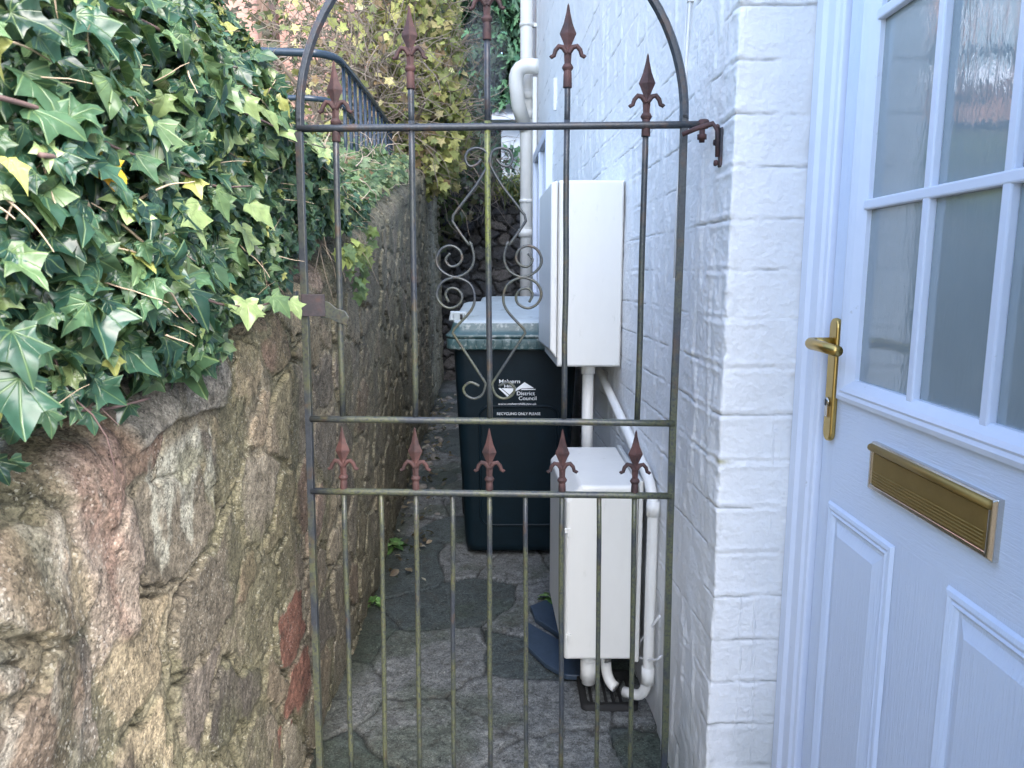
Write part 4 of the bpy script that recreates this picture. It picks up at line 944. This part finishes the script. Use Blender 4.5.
# creeping cover along the top of the wall behind
cr_ = thing('creeping_plant', 'pale green creeping plant spilling over the wall top below the railing', 'plant', (-.8,3.6,1.6))
n = 3600; Y = rng.uniform(2.3,5.2,n); u = rng.random(n)**.9; x = lx(Y)-.02-.75*u + .05*(fbm(Y*6,u*6,4)-.5); z = ztop(Y)+.06 + (.22)*u**.6*sst(.30,.62,fbm(Y*2.6,x*2.6,15)+.08) + rng.normal(0,.03,n)
leaves('foliage', np.stack([x,Y,z],-1), np.array([.35,-.45,.8])+rnd(n,.4), np.array([.4,-.4,-.4])+rnd(n,.6), rng.uniform(.025,.055,n), green(n, [(.05,.10,.045),(.12,.20,.085),(.22,.30,.15),(.30,.33,.15),(.2,.12,.06)], (3,5,4,2,1)), ivy_template(False), M_yel, cr_)
n = 260; Y = rng.uniform(2.2,4.6,n); x = lx(Y)-.02-rng.uniform(0,.8,n); P = np.stack([x,Y,ztop(Y)+rng.uniform(0,.3,n)],-1); twigs('dead_stalks', P, rnd(n,.6)+np.array([.1,-.1,.3]), rng.uniform(.08,.25,n), .0022, M_straw, cr_, .5)
o = thing('creeping_plant', 'loose trail of pale leaves hanging down the wall face behind the gate bar', 'plant', (-.6,2.35,1.3)); n = 46
Y = rng.uniform(2.1,2.6,n); z = ztop(Y)+.03-.2*rng.random(n)**1.6*np.exp(-((Y-2.35)/.16)**2)
leaves('foliage', np.stack([lx(Y)+.04+rng.uniform(0,.03,n),Y,z],-1), np.array([.6,-.5,.5])+rnd(n,.3), np.array([.2,-.1,-1])+rnd(n,.4), rng.uniform(.03,.05,n), green(n, [(.12,.20,.085),(.24,.30,.09),(.10,.15,.04)], (3,3,2)), ivy_template(True), M_yel, o)
twigs('stems', np.stack([lx(Y)-.02,Y,ztop(Y)+.05],-1)[:12], np.array([[.4,-.1,-.6]]*12)+rnd(12,.3), rng.uniform(.1,.25,12), .0016, M_twig, o, .3)

# ------------------------------------------------------------------ railing above the wall
rl = thing('metal_railing', 'dark blue metal railing with a rounded corner above the stone wall', 'railing', (-.95,4.5,1.75))
RX, RY, RZ = -.95, 4.08, 2.44
corner = arc((RX-.16,RY-.02,RZ),(RX,RY-.02,RZ),(RX,RY+.18,RZ))
MB().tube([(-2.1,RY-.06,RZ+.02),(-1.5,RY-.03,RZ+.01)]+corner+[(RX,5.0,RZ),(RX,5.75,RZ-.03),(RX,5.82,RZ-.08),(RX,5.84,RZ-.2),(RX,5.84,1.9)], .021, 10).build('top_rail', M_rail, rl)
zq = RZ-.23; MB().tube([(-2.1,RY-.06,zq)]+arc((RX-.2,RY-.02,zq),(RX-.01,RY-.02,zq),(RX,RY+.18,zq-.01))+[(RX,RY+.42,zq-.03)], .015, 8).build('mid_rail', M_rail, rl)
MB().tube([(RX,RY+.1,1.72),(RX,5.84,1.98)], .014, 8).build('bottom_rail', M_rail, rl)
for k in range(11): y = RY+.2+.15*k; MB().tube([(RX,y,1.68),(RX,y,RZ)], .0105, 8).build('baluster', M_rail, rl)

# ------------------------------------------------------------------ shrubs and trees behind
def shrub(label, loc, blobs, ntw, nlf, pal, wts, size, tpl, mat, twm=M_twig, stem=True, twl=(.25,.7)):
    t = thing('garden_shrub', label, 'shrub', loc)
    P, D, LP, LN = [], [], [], []
    for (c_, r_, wt) in blobs:
        c_, r_ = np.array(c_), np.array(r_); m = int(ntw*wt); d = nrm(rnd(m)); P.append(c_+d*r_*rng.random((m,1))**.5*.9); D.append(d*.6+rnd(m,.5)+np.array([0,0,.35]))
        m = int(nlf*wt); d = nrm(rnd(m)); LP.append(c_+d*r_*(rng.random((m,1))**.35)*(.75+.5*fbm(d[:,0]*3+c_[0],d[:,1]*3,9,3,d[:,2]*3)[:,None])); LN.append(d*.4+np.array([.1,-.6,.5])+rnd(m,.45))
    P, D, LP, LN = map(np.concatenate, (P,D,LP,LN))
    if ntw: twigs('twigs', P, D, rng.uniform(*twl,len(P)), .0055, twm, t, .5, -.06)
    leaves('foliage', LP, LN, np.array([0,-.3,-.8])+rnd(len(LP),.6), rng.uniform(*size,len(LP)), green(len(LP), pal, wts, .3), tpl, mat, t)
    if stem:
        mb = MB(); L = Vector(loc)
        for (c_, r_, wt) in blobs:
            for _ in range(3):
                e2 = Vector(c_)+Vector(rng.normal(0,.35,3))*Vector(r_).length*.5; m_ = (L+e2)/2+Vector(rng.normal(0,.12,3)); P2 = smoothp([L+Vector((random.uniform(-.1,.1),random.uniform(-.1,.1),-.1)), m_, e2, e2+(e2-m_)*.5], 4)
                mb.tube(P2, [.028*(1-.75*i/len(P2)) for i in range(len(P2))], 6)
        mb.build('branches', twm, t)
    return t
YP = [(.30,.32,.10),(.46,.44,.15),(.22,.26,.09),(.52,.44,.20),(.26,.17,.09)]
shrub('leggy brown-twigged shrub with sparse yellow leaves behind the railing', (-1.45,6.5,2.3), [((-1.35,6.4,3.1),(.62,.7,1.35),.62),((-1.1,6.1,2.55),(.45,.5,.7),.38)], 1000, 850, YP, (3,3,2,2,2), (.045,.085), maple_template(), M_yel)
shrub('yellow-green leafy shrub leaning over the far end of the wall', (-.95,6.9,2.3), [((-.85,6.7,3.3),(.46,.6,1.0),  .55),((-.72,6.6,2.55),(.36,.5,.65),.45)], 420, 3000, YP, (5,4,4,2,1), (.05,.095), maple_template(), M_yel)
shrub('tangle of bare grey twigs on top of the dark end wall', (-.45,8.6,2.1), [((-.42,8.5,2.35),(.4,.25,.45),1.)], 260, 160, [(.05,.09,.05),(.09,.13,.06)], (1,1), (.03,.06), ivy_template(False), M_yel, pmat('grey twig bark', (.16,.14,.13), .8, .3, 30), False, (.25,.6))
shrub('low yellow green grassy clump on the end wall beside the soil pipe', (.05,8.7,2.15), [((.1,8.55,2.28),(.36,.2,.14),1.)], 0, 520, [(.18,.2,.05),(.3,.28,.08),(.08,.12,.04)], (3,2,3), (.08,.2), blade_template(), M_weed, stem=False)
shrub('dark broadleaf shrub filling the bank behind the railing', (-2.2,7.9,2.4), [((-2.0,7.8,3.0),(1.5,.5,1.5),.7),((-.9,7.9,2.8),(.7,.4,1.3),.3)], 500, 2600, [(.035,.055,.03),(.06,.075,.035),(.11,.09,.05),(.05,.04,.03)], (3,3,2,2), (.06,.11), ivy_template(False), M_yel)

def conifer(label, x, y, z0, H, rad, n):
    t = thing('conifer_tree', label, 'tree', (x,y,z0), 'dark conifers beyond the passage')
    MB().tube([(x,y,z0-.3),(x+.05,y,z0+H*.5),(x,y,z0+H*.96)], [.16,.1,.02], 9).build('trunk', M_twig, t)
    hh_ = rng.random(n)**.9; az = rng.uniform(0,2*math.pi,n); lob = .72+.55*fbm(np.cos(az)*2.2+hh_*7, np.sin(az)*2.2+hh_*5, int(x*10)+50, 3)
    prof_ = rad*(1-hh_**1.7)**.8*lob; rr = prof_*(1-.45*rng.random(n)**2.2)
    P = np.stack([x+rr*np.cos(az), y+rr*np.sin(az), z0+.15+hh_*H],-1)
    out_ = np.stack([np.cos(az), np.sin(az), 0*az],-1)
    T = out_*.8+np.array([0,0,-.35])+rnd(n,.35); N = np.array([0,0,.8])+out_*.5+rnd(n,.4)
    c = green(n, [(.012,.055,.030),(.025,.095,.045),(.042,.13,.058)], (4,4,1.6), .3)
    leaves('crown', P, N, T, rng.uniform(.20,.38,n), c, frond, M_con, t, .3, .2, .08)
o_ = [(0,0),(.10,.15),(.05,.25),(.17,.38),(.08,.48),(.15,.62),(.05,.72),(.07,.85),(0,1)]; o_ = o_+[(-a,b) for a,b in o_[-2:0:-1]]
frond = (np.array([(0,.45)]+o_), np.array([(0,1+i,1+(i+1)%len(o_)) for i in range(len(o_))]))
conifer('tall dark conifer rising behind the white soil pipe', .15, 13.6, 2.4, 8.5, 2.2, 30000)
conifer('broad conifer standing left of the tallest conifer, behind the yellow shrub', -2.4, 14.8, 2.6, 9.5, 2.2, 14000)
conifer('conifer half hidden behind the brown-twigged shrub', -4.6, 15.5, 3.2, 8., 2.0, 6000)
conifer('conifer standing in the gap directly behind the rendered house', -.7, 17.0, 3.2, 10.5, 2.4, 18000)
conifer('conifer hidden mostly behind the white house', 3.2, 15.0, 3.0, 8., 2., 5000)

# ------------------------------------------------------------------ houses behind
bh = thing('brick_house', 'pinkish brick house with a brown timber post, up the bank to the left', 'house', (-5.2, 11, 2.6))
mb = MB(); mb.box((-9,9.6,1.5),(-2.05,14,7.6)); mb.build('brick_wall', M_brick, bh)
mb = MB(); mb.add([(-9.3,9.3,7.55),(-1.75,9.3,7.55),(-1.75,14.3,7.55),(-9.3,14.3,7.55),(-9.3,11.8,9.8),(-1.75,11.8,9.8)], [(0,1,5,4),(2,3,4,5),(1,2,5),(3,0,4),(3,2,1,0)]); mb.build('roof', M_roof, bh)
pA = onY(268,30,9.55); mb = MB(); mb.box((pA.x-.11,9.50,1.6),(pA.x+.05,9.597,7.5)); mb.build('timber_board', M_timber, bh, bevel=.006)
mb = MB(); mb.box((pA.x+.055,9.46,1.6),(pA.x+.13,9.597,7.5)); mb.build('timber_post', pmat('dark stained post', (.05,.03,.027), .7, .3, 10), bh, bevel=.006)
for (xa, za) in ((-5.0,3.75),(-7.4,3.75)):
    f = MB(); f.box((xa-.6,9.55,za),(xa-.52,9.60,za+1.5)); f.box((xa+.52,9.55,za),(xa+.6,9.60,za+1.5)); f.box((xa-.52,9.55,za),(xa+.52,9.6,za+.08)); f.box((xa-.52,9.55,za+1.42),(xa+.52,9.6,za+1.5)); f.box((xa-.52,9.552,za+.72),(xa+.52,9.6,za+.78)); f.box((xa-.03,9.553,za+.08),(xa+.03,9.6,za+.72)); f.box((xa-.72,9.5,za-.1),(xa+.72,9.6,za-.003))
    wo = f.build('window', M_upvc, bh); MB().box((xa-.53,9.58,za+.07),(xa+.53,9.599,za+1.43)).build('pane', M_pane, wo)
wh = thing('rendered_house', 'pale rendered house glimpsed far behind the gate scrollwork', 'house', (.9,11.3,2.4))
mb = MB(); mb.box((-.16,11.2,1.8),(3.4,12.6,3.55)); mb.build('wall', M_render, wh)
mb = MB(); mb.add([(-.3,11.0,3.5),(3.6,11.0,3.5),(3.6,12.8,3.5),(-.3,12.8,3.5),(-.3,11.9,3.95),(3.6,11.9,3.95)], [(0,1,5,4),(2,3,4,5),(1,2,5),(3,0,4),(3,2,1,0)]); mb.build('roof', pmat('pale roof', (.30,.35,.42), .6, .15, 6), wh)
vw = onY(508,174,11.2); f = MB(); f.box((vw.x-.09,11.17,vw.z-.12),(vw.x+.09,11.199,vw.z+.1)); wo = f.build('window', M_upvc, wh, bevel=.004); MB().box((vw.x-.06,11.16,vw.z-.09),(vw.x+.06,11.168,vw.z+.07)).build('pane', M_pane, wo)

# ------------------------------------------------------------------ small things on the ground
def weed(label, p, n, s0, s1):
    t = thing('weed', label, 'weed', tuple(p), 'weeds in the paving'); az = rng.uniform(0,6.3,n); T = np.stack([np.cos(az),np.sin(az),rng.uniform(.2,1.2,n)],-1); N = np.stack([-.3*np.cos(az),-.3*np.sin(az),np.ones(n)],-1)+rnd(n,.2)
    P = np.array(p)+np.stack([np.cos(az)*.012,np.sin(az)*.012,rng.uniform(.003,.03,n)],-1)
    leaves('foliage', P, N, T, rng.uniform(s0,s1,n), green(n, [(.07,.16,.04),(.12,.24,.07),(.18,.3,.1)], (2,3,2)), oval_template(), M_weed, t, .4)
weed('pale green weed at the foot of the stone wall, the farther one', onZ(391,548,0), 26, .03, .075)
weed('small green weed at the foot of the stone wall, the nearer one', onZ(373,608,0), 16, .02, .045)
weed('green weed growing beside the left edge of the low cabinet', onZ(551,603,0), 14, .02, .05)
def slab(label, poly, h0):
    pts_ = [onZ(x,y,h0) for x,y in poly]; mb = MB(); mb.prism([(p.x,p.y) for p in pts_], .003, .003+h0, lambda a,b,d: (a,b,d + .02*(a-.1)))
    o = mb.build('slate_piece', M_slate, None, bevel=.004); tag(o, label, 'slate')
slab('blue grey slate lying against the back of the low cabinet, farther piece', ((530,606),(546,600),(566,612),(575,640),(558,634),(535,618)), .022)
slab('blue grey slate in front of the other, rounded end under the low cabinet', ((528,622),(541,630),(562,642),(584,664),(582,677),(566,676),(545,664),(527,646)), .018)
# fallen leaves and crumbs along the far foot of the wall
n = 200; Y = rng.uniform(2.8,7.5,n); x = lx(Y)+.03+np.abs(rng.normal(0,.10,n)); P = np.stack([x,Y,.012+rng.random(n)*.012],-1)
o = leaves('fallen_leaves', P, np.array([0,0,1.])+rnd(n,.35), rnd(n), rng.uniform(.02,.05,n), green(n, [(.10,.075,.05),(.20,.16,.11),(.05,.045,.035),(.4,.37,.3)], (4,3,4,.7)), oval_template(), M_yel, None, .3); tag(o, 'scattered dead leaves along the foot of the stone wall', 'leaves', kind='stuff')
mb = MB()
for k in range(46):
    Y = random.uniform(3.2,7.6); x = float(lx(Y))+.05+abs(random.gauss(0,.09)); r = random.uniform(.008,.03); mb.lathe([(r*.4,0),(r,r*.3),(r*.8,r*.8),(r*.3,r)], (x,Y,-.002), 7, random.uniform(.7,1.4), random.uniform(.7,1.3), random.random()*3, smooth=False)
o = mb.build('rubble_crumbs', pmat('loose stone', (.17,.16,.145), .9, .5, 30)); tag(o, 'loose stone crumbs along the far foot of the wall', 'stones', kind='stuff')

# ------------------------------------------------------------------ boiler steam drifting in front of the far conifers
m = bpy.data.materials.new('thin steam'); m.use_nodes = True; nt = m.node_tree; nt.nodes.remove(nt.nodes['Principled BSDF']); out = nt.nodes['Material Output']
pv = nt.nodes.new('ShaderNodeVolumePrincipled'); pv.inputs['Color'].default_value = (.9,.93,.97,1); pv.inputs['Density'].default_value = .2; nt.links.new(pv.outputs[0], out.inputs['Volume'])
mb = MB(); mb.lathe([(.02,0),(.16,.15),(.24,.5),(.30,.95),(.27,1.4),(.10,1.75),(.01,1.85)], (-.28,9.3,2.75), 18)
for i,(x,y,z) in enumerate(mb.v):
    k = float(vn(np.array([x*4]),np.array([y*4]),np.array([z*3.1]))[0]-.5); mb.v[i] = (x+.25*k-.06*(z-2.7), y+.25*k, z)
o = mb.build('steam_plume', m); tag(o, 'faint white steam drifting in front of the dark conifers', 'steam', kind='stuff')
